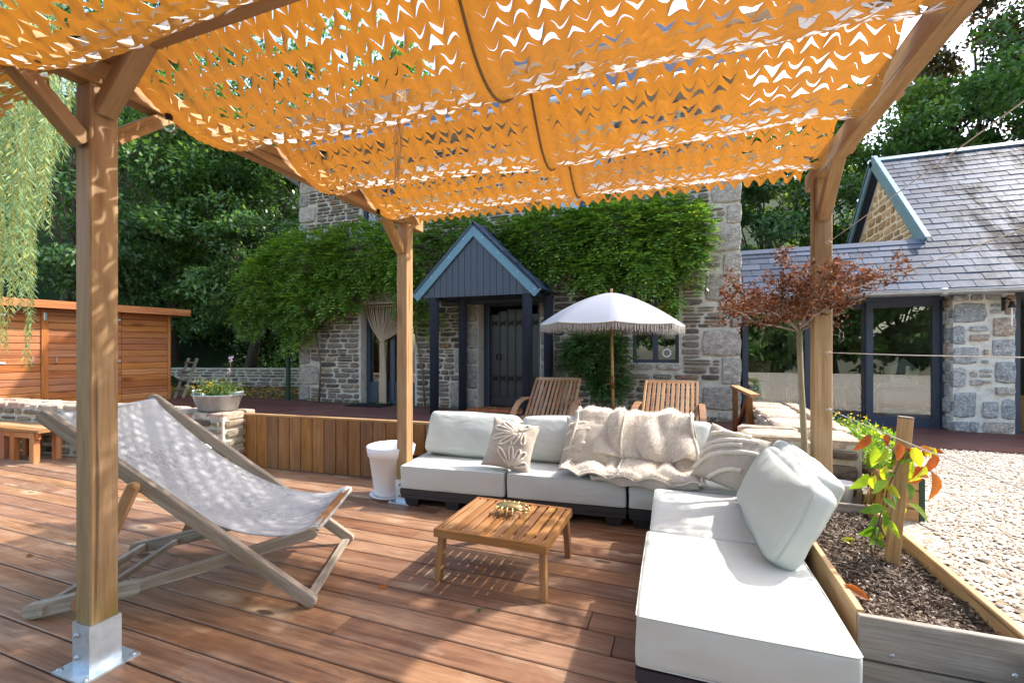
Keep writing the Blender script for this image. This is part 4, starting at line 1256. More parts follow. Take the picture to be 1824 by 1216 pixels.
def tree(name, label, base, H, cc, cr, n, ls, mat, group='trees behind the house', clumps=60, lean=0.0, trunk_r=.18, cat='tree', twigs=True):
    b = Vector(base); th = thing(name, label, cat, base, group)
    mb = MB()
    top = Vector((cc[0], cc[1], cc[2] + cr[2] * .3))
    pts = [b, b.lerp(top, .3) + Vector((rng.uniform(-.3, .3), rng.uniform(-.3, .3), 0)), b.lerp(top, .65) + Vector((rng.uniform(-.4, .4), rng.uniform(-.4, .4), 0)), top]
    mb.tube(pts, [trunk_r, trunk_r * .75, trunk_r * .45, .03], 9)
    d = rdir(clumps); rad = rng.uniform(.35, 1.0, clumps) ** .6
    C = np.array(cc) + d * rad[:, None] * np.array(cr)
    C = C[C[:, 2] > base[2] + .6]
    for k in range(min(26, len(C))):
        c = Vector(C[k]); f = rng.uniform(.25, .85)
        st_ = b.lerp(top, f)
        mid = st_.lerp(c, .5) + Vector((0, 0, .25))
        mb.tube([st_, mid, c], [trunk_r * .32 * (1.1 - f), trunk_r * .2 * (1.1 - f), .012], 5, False)
    mb.build('trunk', M_bark, th, True)
    m = len(C); per = rng.dirichlet(np.full(m, 3.0)) * n
    P = []
    for k in range(m):
        q = int(per[k]); s = rng.uniform(.35, .8) * min(1.6, max(cr) * .28)
        g = rng.normal(size=(q, 3)); g /= (np.linalg.norm(g, axis=1, keepdims=True) + 1e-6)
        g *= (rng.uniform(.15, 1, (q, 1)) ** .45) * np.array((s, s, s * .62))
        P.append(C[k] + g)
    P = np.concatenate(P); n_ = len(P)
    out = P - np.array(cc); out /= (np.linalg.norm(out, axis=1, keepdims=True) + 1e-6)
    D = rdir(n_) * .8 + out * .5 + np.array((0, 0, -.35))
    Nn = rdir(n_) * .7 + np.array((0, 0, .9)) + out * .4
    leaf_mesh('crown', P, D, Nn, rng.uniform(.75, 1.3, n_) * ls, rng.uniform(.45, .7, n_) * ls, mat, None, th)
    return th


GL = 'trees on the wooded slope at left'
tree('ash_tree', 'tall dark tree rising behind the shed, nearest the willow', (-15.8, 7.6, .2), 12, (-15.0, 7.4, 6.6), (2.8, 2.6, 4.4), 15000, .15, L_dark, GL, 70)
tree('ash_tree', 'broad leafy tree between shed roof and left pergola post', (-14.8, 9.6, .6), 12, (-14.4, 9.4, 6.2), (3.0, 2.6, 4.4), 22000, .145, L_green, GL, 80)
tree('ash_tree', 'leafy tree with drooping boughs just right of the left pergola post', (-12.6, 10.4, .5), 9, (-12.0, 9.6, 4.6), (2.6, 2.0, 2.9), 21000, .13, L_green, GL, 80)
tree('ash_tree', 'dark tree overhanging the distant wall beside the house', (-10.8, 11.6, .4), 10, (-10.4, 11.0, 5.6), (2.6, 2.2, 3.6), 19000, .14, L_dark, GL, 70)
tree('ash_tree', 'tall background tree seen above the house corner under the net', (-12.5, 14.5, 2.0), 14, (-11.8, 14, 9.5), (3.4, 2.8, 4.6), 14000, .18, L_green, GL, 60)
tree('ash_tree', 'very tall tree at the back of the wooded slope', (-18, 13, 3.5), 16, (-17.5, 12.5, 9.5), (4.5, 3.6, 6.0), 16000, .22, L_dark, GL, 80)
tree('ash_tree', 'dark thicket tree low behind the distant wall', (-13.6, 11.6, 1.2), 5, (-13.4, 11.2, 2.8), (2.4, 1.6, 1.9), 9000, .13, L_dark, GL, 40, trunk_r=.1)
tree('ash_tree', 'green tree glimpsed through the net above the porch', (-6, 18, 1.0), 13, (-6, 17.5, 9.5), (3.5, 3, 3.6), 7000, .22, L_green, 'trees behind the house', 50)
tree('ash_tree', 'green tree glimpsed through the net right of the seam', (-.5, 19, 1.0), 13, (-.5, 18.5, 9.0), (3.2, 3, 3.8), 7000, .22, L_green, 'trees behind the house', 50)
GR = 'trees behind the annex'
tree('ash_tree', 'dark tree behind the annex between house corner and right post', (2.6, 17.5, .4), 9, (2.4, 16.6, 4.9), (2.6, 2.2, 3.6), 22000, .16, L_dark, GR, 70)
tree('ash_tree', 'sunlit light green tree rising just right of the pergola beam', (6.0, 18.5, .4), 11, (5.8, 18.0, 5.8), (3.0, 2.6, 4.4), 27000, .17, L_light, GR, 70)
tree('ash_tree', 'slender reddish-leaved tree against the sky at upper right', (9.3, 19.5, .4), 15, (8.9, 19, 9.6), (2.2, 2.0, 4.4), 15000, .17, L_red, GR, 50)
tree('ash_tree', 'tall green tree at the right picture edge above the slate ridge', (11.2, 18.0, .4), 16, (11.0, 17.5, 9.6), (3.2, 2.8, 6.0), 28000, .18, L_green, GR, 80)
tree('ash_tree', 'mid green tree low behind the slate ridge', (8.6, 16.5, .4), 9, (8.2, 16.4, 5.0), (2.9, 2.2, 4.2), 24000, .16, L_green, GR, 60)
tree('ash_tree', 'pale green tree behind the dark one by the annex gable', (4.4, 21.5, .6), 12, (4.2, 21, 7.0), (3.4, 2.8, 4.0), 16000, .2, L_light, GR, 50)
GB = 'trees across the yard behind the viewer'
for k_, (x_, y_, lab_) in enumerate(((-4, -11, 'tree far behind the viewer to the left'), (2, -12, 'tree behind the viewer reflected in the left pane'), (4.6, -10.5, 'dense tree behind the viewer between two others'), (9.6, -11.5, 'wide tree behind the viewer by the far yard edge'), (7, -11, 'tree behind the viewer reflected in the middle pane'), (12, -9, 'tree behind the viewer to the right of the yard'))):
    tree('ash_tree', lab_, (x_, y_, -.28), 9, (x_, y_, 4.2), (3.6, 2.2, 4.4), 7500, .36, L_green, GB, 60)
# undergrowth under the trees
n = 16000
a = rng.uniform(0, 1, n)
P = np.stack([-17.5 + 9.5 * a + rng.normal(0, .4, n), 9.0 + 3.6 * a + rng.uniform(.3, 3.4, n), np.zeros(n)], 1)
for i in range(n): P[i, 2] = hz(P[i, 0], P[i, 1]) + abs(rng.normal(0, .32)) * (1 + math.sin(P[i, 0] * 2.1) * .6)
o = leaf_mesh('undergrowth', P, rdir(n, .5), rdir(n, 1.2), rng.uniform(.08, .17, n), rng.uniform(.05, .09, n), L_dark)
tag(o, 'dark green undergrowth beneath the wood', 'undergrowth', kind='stuff')

# weeping willow at the left edge
wil = thing('willow_tree', 'weeping willow with long hanging strands at the left edge', 'tree', (-9.0, 2.2, -.25))
mb = MB(); mb.tube([(-9.0, 2.2, -.3), (-9.0, 2.2, 2.0), (-8.6, 2.3, 4.2), (-7.8, 2.4, 5.4)], [.28, .24, .18, .08], 10)
LP, LD, LN, LL = [], [], [], []
tw = MB()
r = random.Random(4)
for s in range(150):
    xp = r.uniform(-70, 122); d_ = r.uniform(4.3, 6.6)
    u = (xp - 912) / 810
    X0, Y0 = (u * .9373 - .3486) * d_, (u * .3486 + .9373) * d_
    if xp < 62: ybot = r.uniform(330, 560) if r.random() < .82 else r.uniform(560, 665)
    elif xp < 92: ybot = r.uniform(220, 430)
    else: ybot = r.uniform(150, 300)
    zb = 1.3 + (622 - ybot) / 810 * d_
    zt = 1.3 + (622 + 60) / 810 * d_ * r.uniform(.75, 1.05)
    if zt < zb + .3: zt = zb + .6
    sw = r.uniform(-.12, .12); sw2 = r.uniform(-.12, .12); k = max(6, int((zt - zb) / .25))
    pts = [Vector((X0 - .25 * (q / k) ** 2 + sw * math.sin(q / k * 3), Y0 + sw2 * math.sin(q / k * 2.5), zb + (zt - zb) * q / k)) for q in range(k + 1)]
    tw.tube(pts, .0035, 3, False)
    if s % 6 == 0: mb.tube([pts[-1], (pts[-1] + Vector((-7.8, 2.4, 5.4))) / 2 + Vector((0, 0, .5)), (-7.8, 2.4, 5.4)], [.008, .02, .04], 5, False)
    m = int((zt - zb) / .021)
    for q in range(m):
        f = q / m * k; i0 = min(k - 1, int(f)); p = pts[i0].lerp(pts[i0 + 1], f - i0)
        an_ = r.uniform(0, 6.28)
        LP.append(p); LD.append((math.cos(an_) * .6, math.sin(an_) * .6, -r.uniform(.5, 1.3))); LN.append((math.sin(an_), -math.cos(an_), r.uniform(-.5, .5))); LL.append(r.uniform(.055, .1))
mb.build('trunk', M_bark, wil, True)
tw.build('strands', plain('willow_twig', (0.36, 0.30, 0.06), .6, .3), wil)
LL = np.array(LL)
leaf_mesh('crown', LP, LD, LN, LL, LL * .17, L_will, None, wil)

# ------------------------------------------------------------------ wisteria
def wisteria(name, label, ell, n, stems, mat, scale=1.0, out=(0, -1, -.35)):
    th = thing(name, label, 'climber', (ell[0][0], ell[0][1], .29))
    wts = np.array([e[3] * e[5] for e in ell]); wts = wts / wts.sum()
    P, D, Nn, Ls = [], [], [], []
    for e, w in zip(ell, wts):
        q = int(n * w)
        g = rng.normal(size=(q, 3)); g /= np.linalg.norm(g, axis=1, keepdims=True)
        g *= rng.uniform(.2, 1, (q, 1)) ** .4
        g[:, 1] = -np.abs(g[:, 1])
        base = np.array(e[:3]) + g * np.array(e[3:6])
        dirs = g * np.array((1.0, .6, .6)) + rng.normal(0, .45, (q, 3)) + np.array(out) * .7
        dirs /= np.linalg.norm(dirs, axis=1, keepdims=True)
        for i in range(q):
            L_ = rng.uniform(.17, .31) * scale; dv = dirs[i]
            side = np.cross(dv, (0, 0, 1)) if abs(dv[2]) < .95 else np.array((1.0, 0, 0)); side /= np.linalg.norm(side) + 1e-6
            nrm = np.cross(side, dv); nrm = nrm if nrm[2] > 0 else -nrm
            b = base[i]
            for j in range(5):
                f = .2 + .8 * j / 5
                p = b + dv * L_ * f + np.array((0, 0, -.25 * L_ * f * f))
                for sg in (-1, 1):
                    P.append(p); D.append(side * sg + dv * .55 + rng.normal(0, .12, 3)); Nn.append(nrm + rng.normal(0, .2, 3)); Ls.append(.078 * scale * rng.uniform(.75, 1.3))
            P.append(b + dv * L_ + np.array((0, 0, -.25 * L_))); D.append(dv + np.array((0, 0, -.3))); Nn.append(nrm); Ls.append(.065 * scale)
    Ls = np.array(Ls)
    leaf_mesh('foliage', P, D, Nn, Ls, Ls * .42, mat, None, th)
    for pts in stems:
        mb = MB(); mb.tube(pts, [.022, .018, .014] + [.01] * (len(pts) - 3), 6); mb.build('stem', M_vine, th, True)
    return th


wisteria('wisteria', 'thick wisteria covering the left of the facade and corner', [(-6.9, 6.93, 2.95, 1.1, .36, .62), (-5.5, 6.93, 3.0, 1.1, .34, .62), (-3.3, 6.95, 3.25, 1.0, .2, .25), (-7.75, 6.9, 2.55, .65, .45, .65), (-4.5, 6.9, 2.85, .5, .4, .5), (-6.9, 6.9, 2.2, .6, .4, .5), (-6.1, 6.92, 2.35, .7, .4, .35), (-4.42, 6.9, 2.2, .22, .25, .45), (-7.0, 6.93, 1.62, .4, .2, .16), (-8.2, 6.9, 2.0, .3, .35, .35), (-3.95, 6.9, 1.9, .16, .18, .3)], 3900,
          [[(-6.55, 6.93, .29), (-6.5, 6.92, 1.0), (-6.6, 6.92, 1.6), (-6.4, 6.9, 2.6)], [(-4.2, 6.93, .29), (-4.25, 6.92, 1.0), (-4.4, 6.92, 1.6), (-4.6, 6.9, 2.6)], [(-6.35, 6.93, 1.5), (-6.3, 6.92, 1.9), (-6.0, 6.9, 2.5)]], L_wist)
wisteria('wisteria', 'wisteria hanging above the small window and fringed umbrella', [(-1.9, 6.93, 3.0, .75, .3, .5), (-.9, 6.93, 3.0, .75, .34, .5), (-.15, 6.93, 2.95, .5, .32, .55), (-1.15, 6.9, 2.45, .45, .35, .3), (-.45, 6.88, 2.5, .4, .4, .35), (.12, 6.9, 2.6, .16, .2, .35), (-.1, 6.85, 2.1, .1, .15, .22)], 2600,
          [[(-1.3, 6.93, .29), (-1.25, 6.92, .9), (-1.0, 6.92, 1.6), (-.9, 6.9, 2.4)], [(-1.2, 6.93, .29), (-1.18, 6.92, .8), (-1.3, 6.92, 1.5), (-1.4, 6.9, 2.5)]], L_wist)
wisteria('wisteria', 'dark leafy climber on the wall under the umbrella', [(-1.2, 6.93, 1.40, .45, .25, .25), (-1.0, 6.93, 1.0, .28, .2, .3), (-1.5, 6.93, 1.2, .2, .15, .15)], 600,
          [[(-1.12, 6.94, .29), (-1.1, 6.93, .7), (-1.15, 6.93, 1.2), (-1.2, 6.92, 1.45)]], L_green, .95)

# ------------------------------------------------------------------ pergola
per = thing('pergola', 'wooden pergola with braced posts on galvanised shoes', 'pergola', (-.7, 2.2, 0))
PW = .098
ZB, ZT = 2.37, 2.48
XL, XRR = -2.262, .832
def shoe(x, y, post):
    mb = MB(); t_ = .006; a = PW / 2 + t_
    for sx in (-1, 1):
        mb.box((x + sx * (a - t_ / 2 + .0015), y, .1), (t_, PW + .004, .19))
        mb.box((x, y + sx * (a - t_ / 2 + .0015), .1), (PW + 2 * t_ + .002, t_ * .8, .188))
    mb.box((x, y, .005), (PW + .105, PW + .105, .009))
    o = mb.build('post_shoe', M_steel, post)
    mb = MB()
    for z in (.06, .15):
        mb.lathe([(0, .011), (.009, .009), (.011, 0)], (0, 0, 0), 8)
        vs = mb.v[-24:]; del mb.v[-24:]
        mb.v += [(x + px_ - .018, y - a - .002 - pz_, z + py_) for px_, py_, pz_ in vs]
        m = len(mb.v)
    for sx in (-1, 1):
        for sy in (-1, 1):
            mb.lathe([(.012, 0), (.012, .006), (0, .008)], (x + sx * .083, y + sy * .083, .0095), 8)
    mb.build('bolt', M_zinc, post, True)
posts = {}
for i, (x, y) in enumerate(((XL, 1.165), (XL + .035, 3.345), (XRR, 3.385), (XRR, 1.165))):
    p = bar('post', (x, y, .012), (x, y, ZB), PW, PW, M_post, per, up=(0, 1, 0), ch=.05)
    posts[i] = p; shoe(x, y, p)
for x in (XL + .01, XRR):
    bar('side_beam', (x, -.95, (ZB + ZT) / 2), (x, 3.62, (ZB + ZT) / 2), .075, ZT - ZB, M_post, per, ch=.05)
YB = [-.42, .40, 1.165, 1.97, 2.72, 3.36]
SAG = [.34, .37, .30, .265, .235]
for y in YB:
    bar('cross_beam', (-2.45, y, ZT + (.052 if y == 1.165 else .07)), (1.0, y, ZT + (.052 if y == 1.165 else .07)), .07, .10 if y == 1.165 else .065, M_post, per, ch=.05)
br = [((XL, 1.115, 2.13), (XL, .86, ZB + .02)), ((XL, 1.215, 2.19), (XL, 1.44, ZB + .02)), ((XL + .045, 1.165, 2.27), (-1.955, 1.165, ZT + .03)),
      ((XL + .03, 3.30, 2.13), (XL + .03, 3.04, ZB + .02)), ((XRR, 3.335, 2.12), (XRR, 3.06, ZB + .02)), ((XRR, 1.215, 2.12), (XRR, 1.48, ZB + .02))]
for k, (a, b) in enumerate(br[:6]):
    bar('brace', a, b, .058, .07, M_post, per, up=(1, 0, 0) if abs(a[0] - b[0]) < .01 else (0, 1, 0), ch=.06)
# trellis wires along the right side
for i, (z, lab) in enumerate(((1.96, 'highest'), (1.62, 'second highest'), (1.28, 'eye-level'), (.93, 'lowest'))):
    mb = MB(); mb.tube([(XRR + .02, 3.33, z), (XRR + .02, 2.3, z - .004), (XRR + .02, 1.12, z)], .0022, 5)
    mb.tube([(XRR + .02, 3.333, z - .01), (XRR + .035, 3.31, z), (XRR + .02, 3.29, z + .008), (XRR + .005, 3.31, z), (XRR + .02, 3.333, z - .01)], .0025, 5)
    o = mb.build('trellis_wire', M_wire); tag(o, lab + ' taut trellis wire along the right side of the pergola', 'wire', 'trellis wires')

# ------------------------------------------------------------------ shade net: zigzag-slit cloth sagging between the cross beams
ZC = ZT + .104
def net_z(x, y):
    sg = .3
    for a, b, sg in zip(YB[:-1], YB[1:], SAG):
        if a <= y <= b:
            f = (y - a) / (b - a); break
    else:
        if y > YB[-1]:
            q = y - YB[-1]
            return ZC + .004 - .9 * max(0, q - .03) - .0 * q
        f = 0
    g = f ** 1.12
    s = (1 - (2 * g - 1) ** 2)
    xe = (x - (-.715)) / 1.52
    seam = math.exp(-((x + .67) / .25) ** 2)
    side = max(0.0, 1 - abs(xe) ** 8)
    sag = sg * (0.62 + .38 * side) * (1 + .06 * math.sin(x * 3.1 + a * 5) + .07 * seam)
    edge = -.085 * min(1.0, max(0.0, (abs(xe) - .84) / .15)) * (1 if y > 1.1 else .4)
    if abs(xe) > 1.0: edge -= .30 * (abs(xe) - 1.0) * 1.52
    return ZC + .006 - sag * s * (1 if abs(xe) < 1.05 else .8) + edge
P_ = .080; RP = .0385
def build_net():
    V = []; F = []
    r = random.Random(12)
    y0, y1 = -.9, 3.53
    rows = int((y1 - y0) / RP)
    nseg = 10
    for k in range(rows + 1):
        yc = y0 + k * RP
        if yc < 1.1: xa, xb = -2.78, .98
        else: xa, xb = -2.205, .805
        wob = r.uniform(-.02, .02)
        np_ = int((xb - xa) / P_)
        n = np_ * nseg
        holes_lo = {}; holes_hi = {}
        rowsv = []
        for i in range(n + 1):
            x = xa + P_ * i / nseg
            ph = i / nseg
            tri = abs((ph % 1) - .5) * 4 - 1          # -1..1
            tri = math.sin(tri * math.pi / 2) * .75 + tri * .25
            tl = tri * (1 + .22 * math.sin(k * 2.3 + ph * .31)); th = tri * (1 + .22 * math.sin((k + 1) * 2.3 + ph * .31))
            amp = .0150
            seamd = min(abs(x + .67), abs(x - xa), abs(x - xb))
            op = max(0.0, min(1.0, (seamd - .035) / .09))
            # slit openings: upper edge of band k and lower edge of band k+1 share the slit k
            def slit(kk):
                sh = .5 if kk % 2 else 0.0
                q = (ph + sh + .03) % 1.0
                idx = int(ph + sh + .03)
                rr_ = random.Random(kk * 7919 + idx * 31)
                a = max(0.0, math.sin(math.pi * min(1, max(0, (q - .15) / .70))))
                return a ** .75 * op * rr_.uniform(.4, 1.25), rr_.uniform(-.6, 1.3), rr_.uniform(-.6, 1.2)
            gl, hl, cl = slit(k); gh, hh, chh = slit(k + 1)
            yl = yc - RP / 2 + tl * amp + gl * .0042
            yh = yc + RP / 2 + th * amp - gh * .0045
            zl = -gl * .0115 * hl; zh = gh * .0105 * hh
            col = []
            for j in range(4):
                f = j / 3
                yy = yl + (yh - yl) * f
                dz = zl * (1 - f) ** 1.6 + zh * f ** 1.6
                # curling tips
                dz += -.006 * math.sin(math.pi * f) * tri
                yy2 = max(-.95, yy)
                col.append((x + .004 * math.sin(yy * 40 + i), yy2, net_z(x, yy2) + dz))
            rowsv.append(col)
        b = len(V)
        for c in rowsv: V += c
        for i in range(n):
            for j in range(3):
                F.append((b + i * 4 + j, b + (i + 1) * 4 + j, b + (i + 1) * 4 + j + 1, b + i * 4 + j + 1))
    return V, F
V, F = build_net()
net = thing('shade_net', 'orange zigzag-cut camouflage shade net draped over the pergola', 'shade net', (-.7, 1.5, 2.3))
mb = MB(); mb.v = V; mb.f = F
mb.build('net_cloth', M_net, net, True)
mb = MB()
ys = np.arange(-.8, 3.5, .04)
mb.tube([(-.67 + .006 * math.sin(y * 7), y, net_z(-.67, y) - .008) for y in ys], .006, 5)
mb.build('seam_cord', M_seam, net, True)
mb = MB()
for i in range(14):
    a = i * .7
    mb.tube([(-1.22 + .02 * math.cos(a), 1.80 + .02 * math.sin(a), 2.52), (-1.23 + .03 * math.cos(a * 1.3), 1.81, 2.40), (-1.235 + .02 * math.sin(a), 1.80 + .02 * math.cos(a), 2.28), (-1.24 + .012 * math.cos(a * 2), 1.80, 2.13 - .07 * ((i * 37) % 10) / 10)], .0014, 3, False)
mb.build('hanging_twine', M_twine, net)

# festoon bulbs
glass = NT('bulb_glass')
glass.fin((0.95, 0.97, 1), 0.02, .5); glass.b.inputs['Transmission Weight'].default_value = 1.0; glass.b.inputs['IOR'].default_value = 1.1
for (y, lab) in ((1.40, 'clear glass bulb hanging by the near left post brace'), (2.44, 'clear glass bulb under the left beam at mid length'), (2.93, 'clear glass bulb hanging by the rear left brace')):
    x = -2.19
    bb = thing('light_bulb', lab, 'light bulb', (x, y, 2.29), 'festoon bulbs')
    mb = MB(); mb.lathe([(0, 0), (.012, .002), (.022, .012), (.026, .026), (.022, .04), (.013, .05), (.012, .056)], (x, y, 2.29), 16); mb.build('glass_globe', glass.m, bb, True)
    mb = MB(); mb.lathe([(0, 0), (.014, 0), (.014, .03), (.006, .035), (.003, .05), (0, .05)], (x, y, 2.346), 12); mb.build('socket', M_iron, bb)
    mb = MB(); mb.tube([(x - .003, y, 2.345), (x - .004, y, 2.315), (x + .004, y, 2.315), (x + .003, y, 2.345)], .0012, 4); mb.build('filament', M_brass, bb)

# ------------------------------------------------------------------ sling deck chair
dc = thing('deck_chair', 'weathered oak deck chair with grey canvas sling behind the near post', 'deck chair', (-2.3, 1.9, 0))
A = Vector((-1.753, 1.79, 0)); Bv = Vector((-2.09, 2.474, 0)); wv = (Bv - A).normalized(); kv = Vector((-wv.y, wv.x, 0))
WD = (Bv - A).length
def cp(s, t_, z): return A + wv * (s * WD) + kv * t_ + Vector((0, 0, z))
def rail(name, pts, w, h, mat, parent, s, off=0.0):
    """flat sided rail with rounded ends in the chair's side plane; pts (t,z)"""
    (t0, z0), (t1, z1) = pts
    L = math.hypot(t1 - t0, z1 - z0)
    n = 5
    prof = []
    for k in range(n + 1):
        a = math.pi / 2 + math.pi * k / n
        prof.append((-L / 2 + h / 2 + math.cos(a) * h / 2, math.sin(a) * h / 2))
    for k in range(n + 1):
        a = -math.pi / 2 + math.pi * k / n
        prof.append((L / 2 - h / 2 + math.cos(a) * h / 2, math.sin(a) * h / 2))
    m = len(prof)
    v = [(x, -w / 2, z) for x, z in prof] + [(x, w / 2, z) for x, z in prof]
    v2 = [(x * .995, -w / 2 - .003, z * .86) for x, z in prof] + [(x * .995, w / 2 + .003, z * .86) for x, z in prof]
    f = [tuple(range(2 * m, 3 * m)), tuple(range(4 * m - 1, 3 * m - 1, -1))]
    for i in range(m):
        j = (i + 1) % m
        f += [(i, m + i, m + j, j), (i, j, 2 * m + j, 2 * m + i), (m + j, m + i, 3 * m + i, 3 * m + j)]
    me = mesh_from(name, v + v2, [q[::-1] for q in f], mat)
    p0 = cp(s, t0, z0) + wv * off; p1 = cp(s, t1, z1) + wv * off
    return inst(name, me, frame(p0, p1, (0, 0, 1)), parent)
for s in (0, 1):
    rail('back_rail', ((-.03, .02), (1.235, 1.0)), .030, .062, M_grey, dc, s)
    inn = .034 if s == 0 else -.034
    rail('seat_rail', ((-.03, .37), (.86, .125)), .028, .055, M_grey, dc, s, inn)
    rail('notched_foot', ((.80, .14), (1.33, .035)), .03, .072, M_grey, dc, s, inn)
    o2 = -.034 if s == 0 else .034
    rail('strut', ((.79, .665), (1.05, .07)), .026, .05, M_teak2, dc, s, o2)
    mb = MB()
    for tt in (.99, 1.10, 1.21):
        c = cp(s, tt, .095 - (tt - .99) * .22) + wv * inn
        mb.bar(c + kv * -.028, c + kv * .022 + Vector((0, 0, .016)), .03, .02)
    mb.build('notch', M_grey, dc)
    c = cp(s, .79, .645) + wv * (o2 * 1.55)
    mb = MB(); mb.tube([c - wv * .006, c + wv * .006], .012, 10); mb.build('pivot_bolt', M_teak2, dc)
bar('foot_bar', cp(0, .012, .03), cp(1, .012, .03), .022, .045, M_grey, dc, up=kv)
bar('top_bar', cp(0, 1.19, .955), cp(1, 1.19, .955), .03, .04, M_grey, dc)
bar('front_bar', cp(0, -.005, .375) + wv * .02, cp(1, -.005, .375) - wv * .02, .045, .028, M_teak, dc)
bar('strut_bar', cp(0, 1.045, .085) - wv * .03, cp(1, 1.045, .085) + wv * .03, .03, .03, M_grey, dc)
bar('rear_bar', cp(0, 1.24, .055), cp(1, 1.24, .055), .028, .04, M_grey, dc)
prof = [(1.215, .945), (1.19, .985), (1.13, .915), (.95, .745), (.75, .585), (.55, .462), (.36, .385), (.2, .355), (.08, .362), (0.0, .392), (-.03, .375), (-.01, .35)]
def prof_at(f):
    x = f * (len(prof) - 1); i = min(len(prof) - 2, int(x)); g = x - i
    p = [prof[max(0, i - 1)], prof[i], prof[i + 1], prof[min(len(prof) - 1, i + 2)]]
    return tuple(.5 * ((2 * p[1][k]) + (-p[0][k] + p[2][k]) * g + (2 * p[0][k] - 5 * p[1][k] + 4 * p[2][k] - p[3][k]) * g * g + (-p[0][k] + 3 * p[1][k] - 3 * p[2][k] + p[3][k]) * g ** 3) for k in (0, 1))
mb = MB()
def sl_(u, v):
    t_, z = prof_at(v); s = .045 + .91 * u
    bow = 4 * u * (1 - u)
    mid = math.sin(min(1, max(0, v)) * math.pi)
    return cp(s, t_, z - .022 * bow * mid + .003 * math.sin(v * 37 + u * 5) * math.sin(u * 9) * mid)
mb.grid(sl_, 16, 60)
so = mb.build('sling', M_sling, dc, True)
md = so.modifiers.new('thick', 'SOLIDIFY'); md.thickness = .004
for s_ in (.05, .95):
    mb = MB(); mb.tube([Vector(sl_((s_ - .045) / .91, v)) + Vector((0, 0, .001)) for v in np.linspace(.08, .9, 40)], .0045, 5); mb.build('hem', M_sling, so, True)

# ------------------------------------------------------------------ low slatted table with brass crab
tb = thing('coffee_table', 'low square slatted teak table in the middle of the deck', 'table', (-.97, 2.53, 0))
x0, x1, y0, y1, zt = -1.30, -.645, 2.235, 2.825, .298
for y in (y0 + .014, y1 - .014): bar('end_rail', (x0, y, zt - .024), (x1, y, zt - .024), .028, .048, M_teak, tb)
for x in (x0 + .014, x1 - .014): bar('side_rail', (x, y0 + .028, zt - .024), (x, y1 - .028, zt - .024), .028, .047, M_teak, tb)
for i in range(10):
    xx = x0 + .062 + i * (x1 - x0 - .124) / 9
    bar('slat', (xx, y0 + .029, zt - .009), (xx, y1 - .029, zt - .009), .042, .016, M_teak, tb)
for y in (y0 + .17, y1 - .17): bar('under_batten', (x0 + .028, y, zt - .03), (x1 - .028, y, zt - .03), .03, .02, M_teak, tb)
for sx, x in ((-1, x0 + .03), (1, x1 - .03)):
    for sy, y in ((-1, y0 + .05), (1, y1 - .05)):
        m = bar('leg', (x + sx * .012, y + sy * .025, 0), (x, y, zt - .045), .036, .05, M_teak, tb, up=(0, 1, 0))
crab = thing('brass_crab', 'brass crab ornament standing on the slatted table', 'ornament', (-.985, 2.60, zt))
cx_, cy_, cz_ = -.985, 2.60, zt
mb = MB()
def shell(u, v):
    a = u * 2 * math.pi; rr_ = math.sin(v * math.pi / 2)
    rx = .068 * (1 + .25 * abs(math.cos(a)) ** 6); ry = .048
    return (cx_ + rx * rr_ * math.cos(a), cy_ + ry * rr_ * math.sin(a), cz_ + .047 + .02 * math.cos(v * math.pi / 2))
mb.grid(shell, 24, 6)
mb.build('shell', M_brass, crab, True)
mb = MB()
mb.grid(lambda u, v: (cx_ + .06 * math.sin(v * math.pi / 2) * math.cos(u * 6.283), cy_ + .042 * math.sin(v * math.pi / 2) * math.sin(u * 6.283), cz_ + .045 - .016 * math.cos(v * math.pi / 2)), 20, 5)
mb.build('underside', M_brassdk, crab, True)
for sy in (-1, 1):
    for k in range(4):
        xx = cx_ - .045 + k * .027
        mb = MB(); mb.tube([(xx, cy_ + sy * .03, cz_ + .043), (xx - .01 + k * .006, cy_ + sy * .065, cz_ + .056), (xx - .018 + k * .012, cy_ + sy * .088, cz_ + .03), (xx - .02 + k * .014, cy_ + sy * .096, cz_ + .002)], [.006, .005, .004, .002], 6)
        mb.build('leg', M_brass, crab, True)
    mb = MB(); mb.tube([(cx_ + .05, cy_ + sy * .03, cz_ + .046), (cx_ + .075, cy_ + sy * .055, cz_ + .05), (cx_ + .10, cy_ + sy * .035, cz_ + .04)], [.007, .006, .007], 7)
    mb.tube([(cx_ + .10, cy_ + sy * .035, cz_ + .04), (cx_ + .118, cy_ + sy * .02, cz_ + .045), (cx_ + .128, cy_ + sy * .006, cz_ + .03)], [.008, .008, .002], 7)
    mb.tube([(cx_ + .103, cy_ + sy * .04, cz_ + .036), (cx_ + .122, cy_ + sy * .03, cz_ + .028), (cx_ + .13, cy_ + sy * .012, cz_ + .022)], [.005, .005, .002], 6)
    mb.build('claw', M_brass, crab, True)

